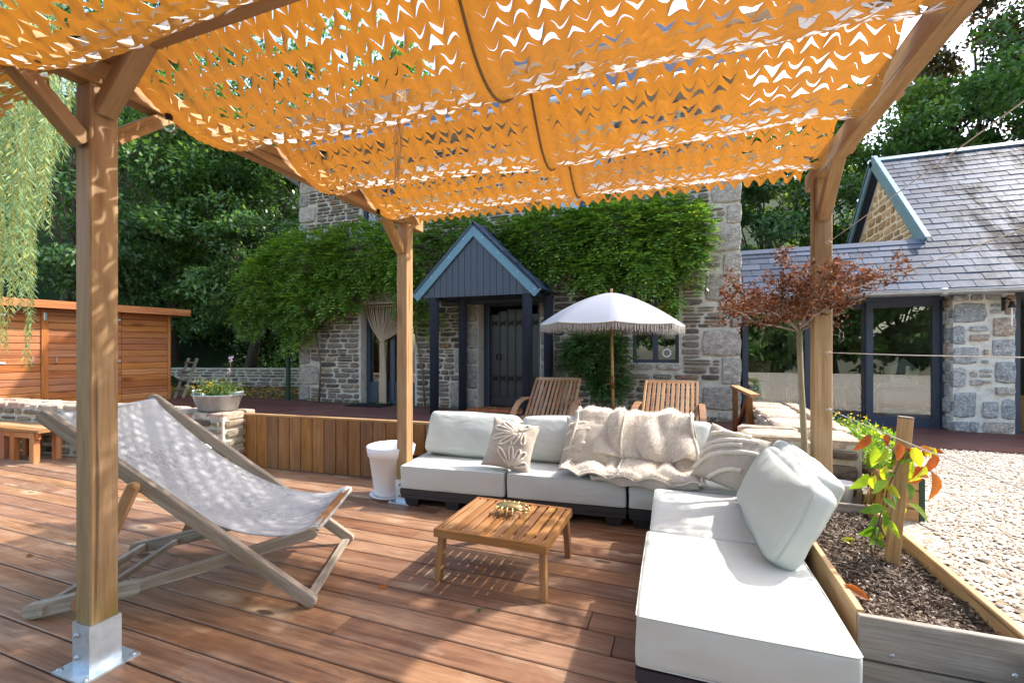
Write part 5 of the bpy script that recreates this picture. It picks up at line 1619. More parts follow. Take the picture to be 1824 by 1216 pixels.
# ------------------------------------------------------------------ pallet sofa
def pallet(label, w, d, M):
    t_ = thing('plastic_pallet', label, 'pallet', M @ Vector((w / 2, d / 2, 0)), 'sofa pallets')
    mb = MB()
    for z0, z1, ins in ((.105, .148, .0), (.072, .102, .006)):
        mb.box((w / 2, .012 + ins, (z0 + z1) / 2), (w - 2 * ins, .024, z1 - z0)); mb.box((w / 2, d - .012 - ins, (z0 + z1) / 2), (w - 2 * ins, .024, z1 - z0))
        mb.box((.012 + ins, d / 2, (z0 + z1) / 2), (.024, d - .05 - 2 * ins, z1 - z0)); mb.box((w - .012 - ins, d / 2, (z0 + z1) / 2), (.024, d - .05 - 2 * ins, z1 - z0))
    mb.box((w / 2, d / 2, .138), (w - .05, d - .05, .012))
    mb.v = [tuple(M @ Vector(p)) for p in mb.v]
    mb.build('rim', M_black, t_)
    for x in (.09, w / 2, w - .09):
        for y in (.07, d / 2, d - .07):
            mb = MB()
            a, b = .065, .05; hx, hy = a, .05
            v = [(x - hx * .72, y - hy * .72, .0), (x + hx * .72, y - hy * .72, 0), (x + hx * .72, y + hy * .72, 0), (x - hx * .72, y + hy * .72, 0), (x - hx, y - hy, .075), (x + hx, y - hy, .075), (x + hx, y + hy, .075), (x - hx, y + hy, .075)]
            mb.add([M @ Vector(p) for p in v], [(0, 3, 2, 1), (4, 5, 6, 7), (0, 1, 5, 4), (1, 2, 6, 5), (2, 3, 7, 6), (3, 0, 4, 7)])
            mb.build('foot', M_black, t_)
    return t_


def seat_cushion(label, w, d, M, seed):
    v, f = rbox((w - .008, d - .006, .192), .018, 14, (0.006, 0.008, .006), .0022, seed)
    me = mesh_from('seat_cushion', v, f, M_cush, True)
    o = inst('seat_cushion', me, M @ Matrix.Translation((w / 2, d / 2, .148 + .098)))
    tag(o, label, 'cushion', 'sofa seat cushions')
    # piped edge round the top and bottom of the box
    hw, hd = w / 2 - .006, d / 2 - .005
    for z in (.088, -.088):
        mb = MB(); pts = []
        for sx, sy, a0 in ((1, 1, 0), (-1, 1, 90), (-1, -1, 180), (1, -1, 270)):
            for k in range(5):
                an_ = R(a0 + k * 22.5); pts.append((sx * (hw - .02) + .0215 * math.cos(an_), sy * (hd - .02) + .0215 * math.sin(an_), z + .002 * math.sin(k + a0)))
            nx = {0: (0, 1), 90: (-1, 0), 180: (0, -1), 270: (1, 0)}[a0]
            pts.append((nx[0] * (hw + .0035) + 0.0, nx[1] * (hd + .0045), z + .001))
        pts.append(pts[0])
        mb.tube(pts, .0026, 5, False)
        inst('piping', mesh_from('piping', mb.v, mb.f, M_cush, True), W[o.name], o)
    return o


MR = Matrix.Translation((-2.185, 3.21, 0)) @ Matrix.Rotation(R(5.2), 4, 'Z')
WM = .905
names = ['left end of the sofa beside the post', 'middle of the sofa under the throw', 'sofa corner']
for i in range(3):
    w = WM if i < 2 else .77
    Mi = MR @ Matrix.Translation((i * (WM + .012), 0, 0))
    pallet('dark plastic pallet at the ' + names[i], w, .63, Mi)
    seat_cushion('white boxed seat cushion at the ' + names[i], w, .64, Mi @ Matrix.Translation((0, -.012, 0)), i)
for i, (y0, y1, nm) in enumerate(((1.695, 2.525, 'near right end of the sofa'), (2.53, 3.30, 'right arm of the sofa next to the corner'))):
    Mi = Matrix.Translation((-.155, y0, 0)) @ Matrix.Rotation(R(1.0), 4, 'Z')
    pallet('dark plastic pallet at the ' + nm, .69, y1 - y0, Mi)
    seat_cushion('white boxed seat cushion at the ' + nm, .70, y1 - y0, Mi @ Matrix.Translation((-.004, 0, 0)), 10 + i)


def bigcushion(label, dims, M, seed, bul=.03, noise=.0035):
    v, f = rbox(dims, .04, 16, (bul * .4, bul, bul * .5), noise, seed)
    me = mesh_from('back_cushion', v, f, M_back, True)
    o = inst('back_cushion', me, M)
    # seam along the long edges
    mb = MB()
    hx, hy, hz = dims[0] / 2, dims[1] / 2, dims[2] / 2
    pts = []
    for k in range(49):
        a = k / 48 * 4; e = int(a) % 4; f_ = a - int(a)
        c = [(-1, -1), (1, -1), (1, 1), (-1, 1), (-1, -1)]
        x = c[e][0] + (c[e + 1][0] - c[e][0]) * f_; z = c[e][1] + (c[e + 1][1] - c[e][1]) * f_
        bx = bul * .4 * (1 - z * z) * (abs(x) if abs(x) > .99 else 0); bz = bul * .5 * (1 - x * x) * (abs(z) if abs(z) > .99 else 0)
        L_ = 1 - .055 * (abs(x) * abs(z)) ** 8
        pts.append(((hx + .0015 + bx) * x * L_, -hy * .42, (hz + .0015 + bz) * z * L_))
    mb.tube(pts, .0022, 5, False)
    m2 = mesh_from('seam', mb.v, mb.f, M_back, True); inst('seam', m2, M, o)
    return tag(o, label, 'cushion', 'sofa back cushions')


tiltb = Matrix.Rotation(R(-24), 4, 'X')
for i, (lx, lab) in enumerate(((.48, 'white back cushion at the left end of the sofa'), (1.36, 'white back cushion between the palm pillow and the throw'), (2.12, 'white back cushion in the sofa corner under the throw'))):
    M = MR @ Matrix.Translation((lx, .47 + .01 * (i == 1), .345 + .185)) @ tiltb @ Matrix.Rotation(R((1.2, -1, 0)[i]), 4, 'Y')
    bigcushion(lab, (.85 if i < 2 else .7, .16, .37), M, 20 + i)
# cushions on the right arm
bigcushion('large white cushion lying against the planter on the right arm', (.90, .135, .39), Matrix.Translation((.468, 2.70, .525)) @ Matrix.Rotation(R(-88), 4, 'Z') @ Matrix.Rotation(R(-26), 4, 'X'), 31, .06, .0035)
bigcushion('white cushion half hidden behind the large one, beside the right post', (.80, .15, .36), Matrix.Translation((.585, 2.96, .53)) @ Matrix.Rotation(R(-86), 4, 'Z') @ Matrix.Rotation(R(-25), 4, 'X') @ Matrix.Rotation(R(2), 4, 'Y'), 32, .03, .003)


def tufts(parent, M, w, h, t_, curves, rad, wav, seed):
    for c in curves:
        mb = MB(); pts = []
        for (u, v) in c:
            p = pillow_point(u, v, -1, w, h, t_, wav, seed); pts.append(M @ (p + Vector((0, -.003, 0))))
        # bumpy yarn
        mb.tube(pts, [rad * (1 + .22 * math.sin(i * 2.7) * math.sin(i * 1.3 + seed)) for i in range(len(pts))], 6)
        mb.build('tuft', M_tuft, parent, True)


def arc(p0, p1, p2, n=14): return [tuple((1 - s) ** 2 * p0[k] + 2 * s * (1 - s) * p1[k] + s * s * p2[k] for k in (0, 1)) for s in np.linspace(0, 1, n)]
def loop(b, tip, wd):
    dx, dy = tip[0] - b[0], tip[1] - b[1]; L = math.hypot(dx, dy); nx, ny = -dy / L * wd, dx / L * wd
    pts = []
    for s in np.linspace(0, 1, 26):
        a = s * 2 * math.pi
        f = (1 - math.cos(a)) / 2; g = math.sin(a) * (.35 + .75 * f)
        pts.append((b[0] + dx * f + nx * g, b[1] + dy * f + ny * g))
    return pts


M = Matrix.Translation((-1.285, 3.43, .528)) @ Matrix.Rotation(R(5), 4, 'Z') @ Matrix.Rotation(R(-24), 4, 'X') @ Matrix.Rotation(R(9), 4, 'Y')
o = pillow('scatter_pillow', .41, .41, .15, M, M_linen, None, 20, .006, 1)
tag(o, 'linen pillow with cream tufted palm leaf loops', 'pillow', 'linen scatter pillows')
cv = []
for b, tip in (((.15, .5), (-.45, .85)), ((.1, .45), (-.75, .55)), ((.1, .4), (-.75, .1)), ((.2, .4), (-.35, -.1)), ((.35, .45), (.1, .0)), ((.5, .5), (.55, .05)), ((.3, .6), (.6, .88)),
               ((.25, -.85), (-.35, -.25)), ((.3, -.8), (.12, -.08)), ((.4, -.75), (.75, -.2)), ((.4, -.85), (.85, -.6)), ((.35, -.8), (.5, -.15))):
    cv.append(loop(b, tip, .1))
tufts(o, M, .41, .41, .15, cv, .0085, .006, 1)
M = Matrix.Translation((-.70, 3.655, .53)) @ Matrix.Rotation(R(6), 4, 'Z') @ Matrix.Rotation(R(-24), 4, 'X') @ Matrix.Rotation(R(6), 4, 'Y')
o = pillow('scatter_pillow', .42, .41, .14, M, M_linen, None, 20, .006, 4)
tag(o, 'linen pillow half covered by the throw', 'pillow', 'linen scatter pillows')
tufts(o, M, .42, .41, .14, [arc((-.9, .55), (-.6, .8), (-.2, .9)), arc((-.95, .2), (-.6, .5), (0, .6)), arc((-.95, -.4), (-.6, -.2), (-.1, 0))], .011, .006, 4)
M = Matrix.Translation((.315, 3.46, .545)) @ Matrix.Rotation(R(-18), 4, 'Z') @ Matrix.Rotation(R(-26), 4, 'X') @ Matrix.Rotation(R(14), 4, 'Y')
o = pillow('scatter_pillow', .41, .42, .17, M, M_linen, None, 20, .008, 7)
tag(o, 'linen pillow with thick cream zebra stripes in the sofa corner', 'pillow', 'linen scatter pillows')
zs = [arc((-.95, -.75), (-.6, .1), (.95, .42)), arc((-.9, .05), (-.3, .55), (.7, .8)), arc((-.35, -.92), (0, -.35), (.55, -.3)), arc((-.8, .55), (-.3, .8), (.4, .95)), arc((-.97, -.3), (-.5, .3), (.3, .5))]
tufts(o, M, .41, .42, .17, zs, .016, .008, 7)

# throw
def thr(u, v):
    x = 1.41 + .93 * u + .10 * (v - .5) * (u - .6) - .06 * v * (1 - u)
    P = [(.60, .50), (.615, .66), (.565, .725), (.50, .72), (.43, .63), (.36, .51), (.30, .415), (.255, .372), (.17, .36), (.07, .36), (-.005, .357), (-.032, .335), (-.03, .30)]
    vv = v * (1 - .10 * (1 - u) - .0 * u) * (1 - .08 * max(0, u - .8) * 5)
    q = vv * (len(P) - 1); i = min(len(P) - 2, int(q)); g = q - i
    y = P[i][0] + (P[i + 1][0] - P[i][0]) * g; z = P[i][1] + (P[i + 1][1] - P[i][1]) * g
    fall = math.sin(min(1, v * 1.1) * math.pi) ** .6 if 0 < v < .9 else .25
    fold = .032 * math.sin(u * 15 + 2.2 * math.sin(v * 4 + .8)) * (.35 + .9 * v) + .012 * math.sin(u * 31 + v * 9) * fall + .022 * math.sin(v * 17 + u * 6) * fall
    fold += .03 * math.exp(-((u - .86) / .05) ** 2) * v + .026 * math.exp(-((u - .35 - .1 * v) / .06) ** 2) * fall
    fold = abs(fold) * 1.1 + .03 + .075 * max(0.0, math.sin(min(1, max(0, (v - .12) / .55)) * math.pi)) * (1 - .4 * u)
    n_ = Vector((0, -.75, .66)) if v < .55 else Vector((0, -.25, .97))
    if v < .2: n_ = Vector((0, -.1, 1))
    p = Vector((x + .012 * math.sin(v * 21 + u * 4), y, z)) + n_ * fold
    return MR @ p
mb = MB(); mb.grid(thr, 90, 90)
o = mb.build('throw_blanket', M_throw, None, True)
md = o.modifiers.new('thick', 'SOLIDIFY'); md.thickness = .008; md.offset = 1
tag(o, 'cream fleecy throw draped over the sofa back and seat', 'throw')
mb = MB()
for uu in (.02, .42, .98):
    mb.tube([Vector(thr(uu, v)) + Vector((0, -.004, .006)) for v in np.linspace(.12, 1, 50)], [.008 * (1 + .3 * math.sin(i * 2.3)) for i in range(50)], 6)
mb.tube([Vector(thr(u, .995)) + Vector((0, -.002, .004)) for u in np.linspace(0, 1, 60)], .008, 6)
mb.build('fleece_ridge', M_tuft, o, True)
P_f, D_f, N_f = [], [], []
for q in range(16000):
    u, v = random.random(), .08 + .92 * random.random()
    p = thr(u, v); P_f.append(tuple(p + Vector((0, -.004, .006)))); D_f.append((random.gauss(0, .6), random.gauss(-.5, .4), random.gauss(-.1, .6))); N_f.append((random.gauss(0, 1), random.gauss(0, 1), random.gauss(0, 1)))
fp = leaf_mesh('fleece_pile', P_f, D_f, N_f, rng.uniform(.008, .018, 16000), np.full(16000, .003), M_tuft, None, o); fp['kind'] = 'stuff'
# second folded layer at the front
def thr2(u, v):
    x = 1.52 + .74 * u + .05 * v
    y = .20 - .255 * v - .03 * math.sin(u * 3.0) * v + .06 * (1 - u) * v * .2; z = .372 + .014 * abs(math.sin(u * 11 + v * 3)) + .012 * abs(math.sin(v * 7 + u * 9))
    if y < -.012: z -= (-.012 - y) * 1.1; y = -.03
    return MR @ Vector((x, y - .012, z))
mb = MB(); mb.grid(thr2, 60, 24)
o2 = mb.build('folded_layer', M_throw, o, True)
md = o2.modifiers.new('thick', 'SOLIDIFY'); md.thickness = .008; md.offset = 1

# ------------------------------------------------------------------ white pot with saucer
pt = thing('flower_pot', 'tall empty white plastic pot beside the rear left post', 'pot', (-2.42, 3.42, 0))
mb = MB(); mb.lathe([(0, .02), (.135, .02), (.145, .05), (.188, .36), (.20, .365), (.212, .445), (.205, .452), (.195, .44), (.182, .36), (.13, .06), (0, .05)], (-2.42, 3.42, .0), 40); mb.build('pot_body', M_white, pt, True)
mb = MB(); mb.lathe([(0, .004), (.15, .004), (.185, .03), (.18, .034), (.148, .014), (0, .014)], (-2.42, 3.42, 0), 40); mb.build('saucer', M_white, pt, True)
mb = MB(); mb.lathe([(0, 0), (.05, 0), (.065, .12), (.07, .125), (.07, .14), (.06, .14), (.045, .02), (0, .02)], (.965, 3.47, .31), 20)
tag(mb.build('flower_pot', M_white, None, True), 'small white pot tucked behind the right post', 'pot')

# ------------------------------------------------------------------ bench against the left wall
bn = thing('garden_bench', 'simple brown plank bench along the left stone wall', 'bench', (-8.4, 3.05, 0))
for i, y in enumerate((2.93, 3.045, 3.16)): bar('seat_plank', (-9.9, y, .365), (-6.8, y + .07, .365), .108, .03, M_bed if i else M_plank, bn)
bar('apron', (-9.9, 2.91, .31), (-6.85, 2.98, .31), .025, .07, M_shed, bn)
for x in (-6.95, -7.36, -7.58):
    for y in (2.98, 3.18): bar('leg', (x, y, 0), (x, y, .345), .06, .09, M_shed, bn, up=(1, 0, 0))
# items by the end of the left wall
tub = thing('zinc_tub', 'oval zinc wash tub planted with yellow flowers on the wall', 'tub', (-4.86, 3.64, .62))
TX, TY, TZ = -4.86, 3.62, .622
mb = MB(); mb.lathe([(0, .004), (.22, .004), (.235, .01), (.30, .165), (.312, .17), (.312, .182), (.295, .175), (.285, .15), (0, .15)], (TX, TY, TZ), 40, 1.0, .66); mb.build('tub_body', M_zinc, tub, True)
for sx in (-1, 1):
    mb = MB(); mb.tube([(TX + sx * .30, TY - .05, TZ + .15), (TX + sx * .335, TY - .05, TZ + .21), (TX + sx * .335, TY + .05, TZ + .21), (TX + sx * .30, TY + .05, TZ + .15)], .009, 6); mb.build('handle', M_zinc, tub, True)
mb = MB(); mb.lathe([(0, .0), (.27, .0)], (TX, TY, TZ + .155), 24, 1, .64); mb.build('soil', M_soil, tub)
fl = thing('flower_planting', 'yellow flowers and tall mauve mint stems growing in the zinc tub', 'plant', (TX, TY, TZ + .15))
n = 900
P = np.stack([TX + rng.normal(0, .13, n), TY + rng.normal(0, .07, n), TZ + .15 + np.abs(rng.normal(0, .08, n))], 1)
leaf_mesh('leaves', P, rdir(n, .4), rdir(n, 1), rng.uniform(.02, .045, n), rng.uniform(.01, .022, n), L_light, None, fl)
mb = MB(); LP, LD, LN = [], [], []; FP = []; MP = []
r = random.Random(6)
for (dx, h) in ((.12, .28), (.22, .42), (-.12, .2), (-.3, .08), (.17, .2), (.05, .14), (-.22, .22)):
    b = Vector((TX + dx * .8, TY, TZ + .15)); tp = Vector((TX + dx + r.uniform(-.03, .03), TY + r.uniform(-.05, .05), TZ + .15 + h))
    if dx == -.3: tp = Vector((TX - .46, TY - .05, TZ + .27))
    mb.tube([b, b.lerp(tp, .6) + Vector((0, 0, .03)), tp], .003, 4)
    for q in range(16):
        p = b.lerp(tp, q / 16); a = r.uniform(0, 6.28)
        for s in (0, 3.14): LP.append(p); LD.append((math.cos(a + s), math.sin(a + s), -.1)); LN.append((0, 0, 1))
    if dx in (.22, .12): MP.append(tp)
mb.build('stems', M_stem, fl)
leaf_mesh('stem_leaves', LP, LD, LN, np.full(len(LP), .045), np.full(len(LP), .02), L_light, None, fl)
P = []; D = []
for q in range(34):
    c = np.array((TX - .08 + r.uniform(-.17, .17), TY - .05 + r.uniform(-.08, .08), TZ + .2 + r.uniform(0, .12)))
    for k in range(8): a = k * .785; P.append(c); D.append((math.cos(a), math.sin(a), .3))
leaf_mesh('yellow_flowers', P, D, np.tile((0, 0, 1.0), (len(P), 1)), np.full(len(P), .022), np.full(len(P), .014), L_flow, None, fl)['kind'] = 'stuff'
P = []; D = []
for c in MP:
    for k in range(40): P.append(np.array(c) + rng.normal(0, .008, 3) + (0, 0, -.03 + .06 * k / 40)); D.append(rdir(1)[0])
leaf_mesh('mauve_flowers', P, D, rdir(len(P)), np.full(len(P), .014), np.full(len(P), .01), L_mauve, None, fl)['kind'] = 'stuff'
mb = MB(); mb.lathe([(0, 0), (.05, 0), (.065, .12), (.06, .12), (0, .02)], (-5.02, 3.74, .62), 18)
tag(mb.build('flower_pot', M_terra, None, True), 'small terracotta pot behind the zinc tub', 'pot')
rp_ = thing('ribbed_pot', 'beige ribbed pot with a small red-leaved plant under the tub', 'pot', (-5.0, 3.24, 0))
mb = MB()
prof2 = [(.08, 0), (.115, .5), (.105, .5), (.07, .05)]
for (rr_, z) in prof2:
    for k in range(48):
        a = 2 * math.pi * k / 48; q = rr_ * (1 + (.03 if k % 2 else -.03)); mb.v.append((-5.0 + q * math.cos(a), 3.24 + q * math.sin(a), z))
mb.f = [(i * 48 + k, i * 48 + (k + 1) % 48, (i + 1) * 48 + (k + 1) % 48, (i + 1) * 48 + k) for i in range(3) for k in range(48)]
mb.build('pot_body', M_beige, rp_)
n = 70
P = np.array((-5.0, 3.24, .48)) + rng.normal(0, .045, (n, 3)) + (0, 0, .05)
leaf_mesh('leaves', P, rdir(n, .5), rdir(n, 1), rng.uniform(.05, .08, n), rng.uniform(.025, .04, n), L_bigr, None, rp_)
sk = thing('outdoor_socket', 'black and white outdoor socket block on the wall end', 'socket', (-4.70, 3.42, .2))
mb = MB(); mb.add(*rbox((.10, .06, .11), .01, 4)); mb.v = [(x - 4.76, y + 3.36, z + .25) for x, y, z in mb.v]; mb.build('cover', M_black, sk)
mb = MB(); mb.add(*rbox((.07, .07, .115), .012, 4)); mb.v = [(x - 4.672, y + 3.36, z + .25) for x, y, z in mb.v]; mb.build('housing', M_white, sk)

# ------------------------------------------------------------------ umbrella
um = thing('garden_umbrella', 'pale grey fringed garden umbrella on a wooden pole', 'umbrella', (-.80, 5.6, .29))
ux, uy = -.80, 5.6
mb = MB(); mb.tube([(ux + .03, uy, .29), (ux + .005, uy, 1.9)], .017, 12); mb.build('pole', M_teak2, um, True)
mb = MB(); mb.tube([(ux + .018, uy, .82), (ux + .016, uy, .98)], .024, 12); mb.tube([(ux - .05, uy - .01, .88), (ux + .0, uy - .01, .88)], .012, 8); mb.build('joint', M_brassdk, um, True)
RU, ZR, ZAp = .86, 1.60, 1.985
def can(u, v):
    a = u * 2 * math.pi + .2
    k = (u * 8) % 1
    sc_ = 1 - .055 * 4 * k * (1 - k) * v * v
    rr_ = RU * v * sc_
    z = ZAp - (ZAp - ZR) * (v ** 1.55) - .018 * 4 * k * (1 - k) * v + .012 * v * (1 - v)
    return (ux + rr_ * math.cos(a), uy + rr_ * math.sin(a), z + .04 * (rr_ * math.cos(a)) * -.5)
mb = MB(); mb.grid(can, 64, 12); cn = mb.build('canopy', M_umb, um, True)
mb = MB()
for i in range(330):
    p = Vector(can(i / 330, 1.0)); l_ = .085 + .02 * math.sin(i * 2.1) * math.sin(i * .7)
    q = p + Vector((random.uniform(-.008, .008), random.uniform(-.008, .008), -l_))
    mb.tube([p, (p + q) / 2 + Vector((random.uniform(-.004, .004), 0, 0)), q], [.0035, .0045, .003], 4, False)
mb.tube([Vector(can(u, 1.0)) + Vector((0, 0, -.006)) for u in np.linspace(0, 1, 97)], .007, 5, False)
mb.build('fringe', M_fringe, um)
for k in range(8):
    mb = MB(); mb.tube([Vector(can(k / 8, .02)) + Vector((0, 0, -.02)), Vector(can(k / 8, .5)) + Vector((0, 0, -.012)), Vector(can(k / 8, .99)) + Vector((0, 0, -.006))], .006, 5); mb.tube([Vector(can(k / 8, .5)) + Vector((0, 0, -.012)), (ux + .01, uy, 1.62)], .005, 5); mb.build('rib', M_teak2, um)
mb = MB(); mb.lathe([(0, .055), (.012, .05), (.018, .03), (.012, .012), (.02, 0), (.02, -.01)], (ux + .004, uy, ZAp), 12); mb.build('finial', M_teak2, um, True)

# ------------------------------------------------------------------ slatted loungers
def lounger(label, x, y, rz=0.0):
    t_ = thing('slatted_lounger', label, 'lounger', (x, y, .29), 'slatted loungers', rz)
    MM = W[t_.name]
    b = lambda n, p, q, w, h, up=(0, 0, 1), ch=.15: bar(n, MM @ Vector(p), MM @ Vector(q), w, h, M_teak2, t_, MM.to_3x3() @ Vector(up), ch)
    hw = .275
    nb_ = Vector((0, -.62, .78))
    B0, B1 = Vector((0, 0.0, .20)), Vector((0, .52, .64))
    for sx in (-1, 1): b('back_stile', B0 + Vector((sx * hw, 0, 0)), B1 + Vector((sx * hw, 0, 0)), .028, .03, nb_)
    b('top_rail', B1 + Vector((-hw + .014, 0, -.01)), B1 + Vector((hw - .014, 0, -.01)), .055, .024, nb_)
    b('mid_rail', B0.lerp(B1, .38) + Vector((-hw, .014, -.012)), B0.lerp(B1, .38) + Vector((hw, .014, -.012)), .035, .02, nb_)
    for i in range(10):
        xx = -hw + .045 + i * (2 * hw - .09) / 9
        b('back_slat', B0 + Vector((xx, 0, 0)), B0.lerp(B1, .95) + Vector((xx, 0, 0)), .034, .016, nb_)
    for sx in (-1, 1):
        b('side_rail', (sx * (hw + .03), -.75, .2), (sx * (hw + .03), .42, .2), .028, .06)
        b('front_leg', (sx * (hw + .03), -.7, 0), (sx * (hw + .03), -.68, .19), .03, .05, (0, 1, 0)); b('rear_leg', (sx * (hw + .03), .35, 0), (sx * (hw + .03), .33, .40), .03, .05, (0, 1, 0))
        mb = MB()
        pts = [Vector((sx * (hw + .045), .34, .41)), Vector((sx * (hw + .05), .12, .425)), Vector((sx * (hw + .055), -.06, .40)), Vector((sx * (hw + .06), -.2, .33)), Vector((sx * (hw + .06), -.3, .21))]
        v = []; f = []
        for i, p in enumerate(pts):
            tn = (pts[min(i + 1, 4)] - pts[max(i - 1, 0)]).normalized(); nn_ = Vector((0, -tn.z, tn.y)) * .012
            for (aa, bb) in ((-.03, 1), (.03, 1), (.03, -1), (-.03, -1)): v.append(MM @ (p + Vector((aa, 0, 0)) + nn_ * bb))
        for i in range(4):
            for k in range(4): f.append((i * 4 + k, i * 4 + (k + 1) % 4, i * 4 + 4 + (k + 1) % 4, i * 4 + 4 + k))
        f += [(3, 2, 1, 0), (16, 17, 18, 19)]
        mb.add(v, f); mb.build('armrest', M_teak2, t_)
    for i in range(11):
        yy = -.72 + i * .068
        b('seat_slat', (-hw, yy, .235), (hw, yy, .235), .05, .016)
    b('prop', (-hw, .3, .2), (-hw, .36, .5), .02, .03); b('prop', (hw, .3, .2), (hw, .36, .5), .02, .03)
    return t_


lounger('reddish slatted lounger in front of the porch column', -1.44, 5.05, R(1))
lounger('reddish slatted lounger to the right of the umbrella pole', -.125, 5.0, R(-2))

# little timber frame at the top of the steps
gf = thing('timber_rail', 'short brown timber handrail frame at the wall beside the house corner', 'handrail', (.68, 5.6, .29))
bar('post', (.60, 5.95, .29), (.60, 5.95, .84), .06, .05, M_plank, gf, up=(0, 1, 0)); bar('post', (.66, 5.25, .29), (.66, 5.25, .82), .06, .05, M_plank, gf, up=(0, 1, 0))
bar('handrail', (.60, 6.05, .855), (.68, 5.0, .845), .09, .03, M_bed, gf); bar('diagonal', (.605, 5.9, .35), (.655, 5.3, .78), .04, .05, M_plank, gf)
bar('bottom_rail', (.605, 5.9, .33), (.655, 5.3, .33), .04, .05, M_plank, gf)

# ------------------------------------------------------------------ raised bed
bed = thing('raised_bed', 'narrow raised planter of wooden boards beside the right sofa arm', 'planter', (.83, 2.6, 0))
bx0, bx1, by0, by1 = .60, 1.055, 1.935, 3.30
bar('side_board', (bx0, by0 + .02, .30), (bx0, by1, .30), .026, .145, M_bed, bed); bar('side_board', (bx0, by0 + .02, .14), (bx0, by1, .14), .026, .165, M_bed, bed)
bar('side_board', (bx1, by0 + .02, .30), (bx1, by1, .30), .03, .145, M_bed, bed); bar('side_board', (bx1, by0 + .02, .14), (bx1, by1, .14), .03, .165, M_bed, bed)
bar('end_board', (bx0 - .012, by0, .292), (1.6, by0, .292), .026, .15, M_bedgrey, bed); bar('end_board', (bx0 - .012, by0 + .004, .128), (1.6, by0 + .004, .128), .026, .16, M_bedgrey, bed)
bar('end_board', (bx0 + .015, by1, .29), (bx1 - .02, by1, .29), .026, .15, M_bedgrey, bed)
bar('corner_batten', (bx0 + .02, by0 + .018, .05), (bx0 + .02, by0 + .018, .355), .03, .02, M_bed, bed, up=(0, 1, 0))
for x in (.68, 1.0, 1.12):
    mb = MB(); mb.lathe([(0, .004), (.006, .003), (.008, 0)], (0, 0, 0), 8); mb.v = [(x + p[0], by0 - .013 - p[2], .25 + p[1] + .02 * math.sin(x * 9)) for p in mb.v]; mb.build('screw', M_steel, bed)
mb = MB(); mb.grid(lambda u, v: (bx0 + .01 + (bx1 - bx0 - .02) * u, by0 + .01 + (by1 - by0 - .02) * v, .305 + .014 * math.sin(u * 5 + v * 9) * math.sin(v * 13) + .02 * math.exp(-((u - .5) ** 2 + (v - .47) ** 2) * 40)), 16, 40)
mb.build('soil', M_soil, bed, True)
n = 9000
P = np.stack([rng.uniform(bx0 + .015, bx1 - .02, n), rng.uniform(by0 + .02, by1 - .02, n), np.zeros(n)], 1)
u_ = (P[:, 0] - bx0) / (bx1 - bx0); v_ = (P[:, 1] - by0) / (by1 - by0)
P[:, 2] = .308 + .014 * np.sin(u_ * 5 + v_ * 9) * np.sin(v_ * 13) + .02 * np.exp(-((u_ - .5) ** 2 + (v_ - .47) ** 2) * 40) + rng.uniform(0, .008, n)
D = rdir(n) * (1, 1, .35)
o = leaf_mesh('bark_mulch', P, D, rdir(n, 1.0), rng.uniform(.012, .035, n), rng.uniform(.004, .010, n), M_chip, None, bed, .1); o['kind'] = 'stuff'
stk = thing('plant_stake', 'square wooden stake standing in the raised bed', 'stake', (.91, 2.57, .3))
bar('stake_shaft', (.905, 2.575, .26), (.962, 2.575, .985), .05, .034, M_bed, stk, up=(0, 1, 0), ch=.06)
mb = MB(); mb.box((.9625, 2.575, .9895), (.052, .036, .006), Matrix.Rotation(R(4.5), 3, 'Y')); mb.build('sawn_top', M_grey, stk)
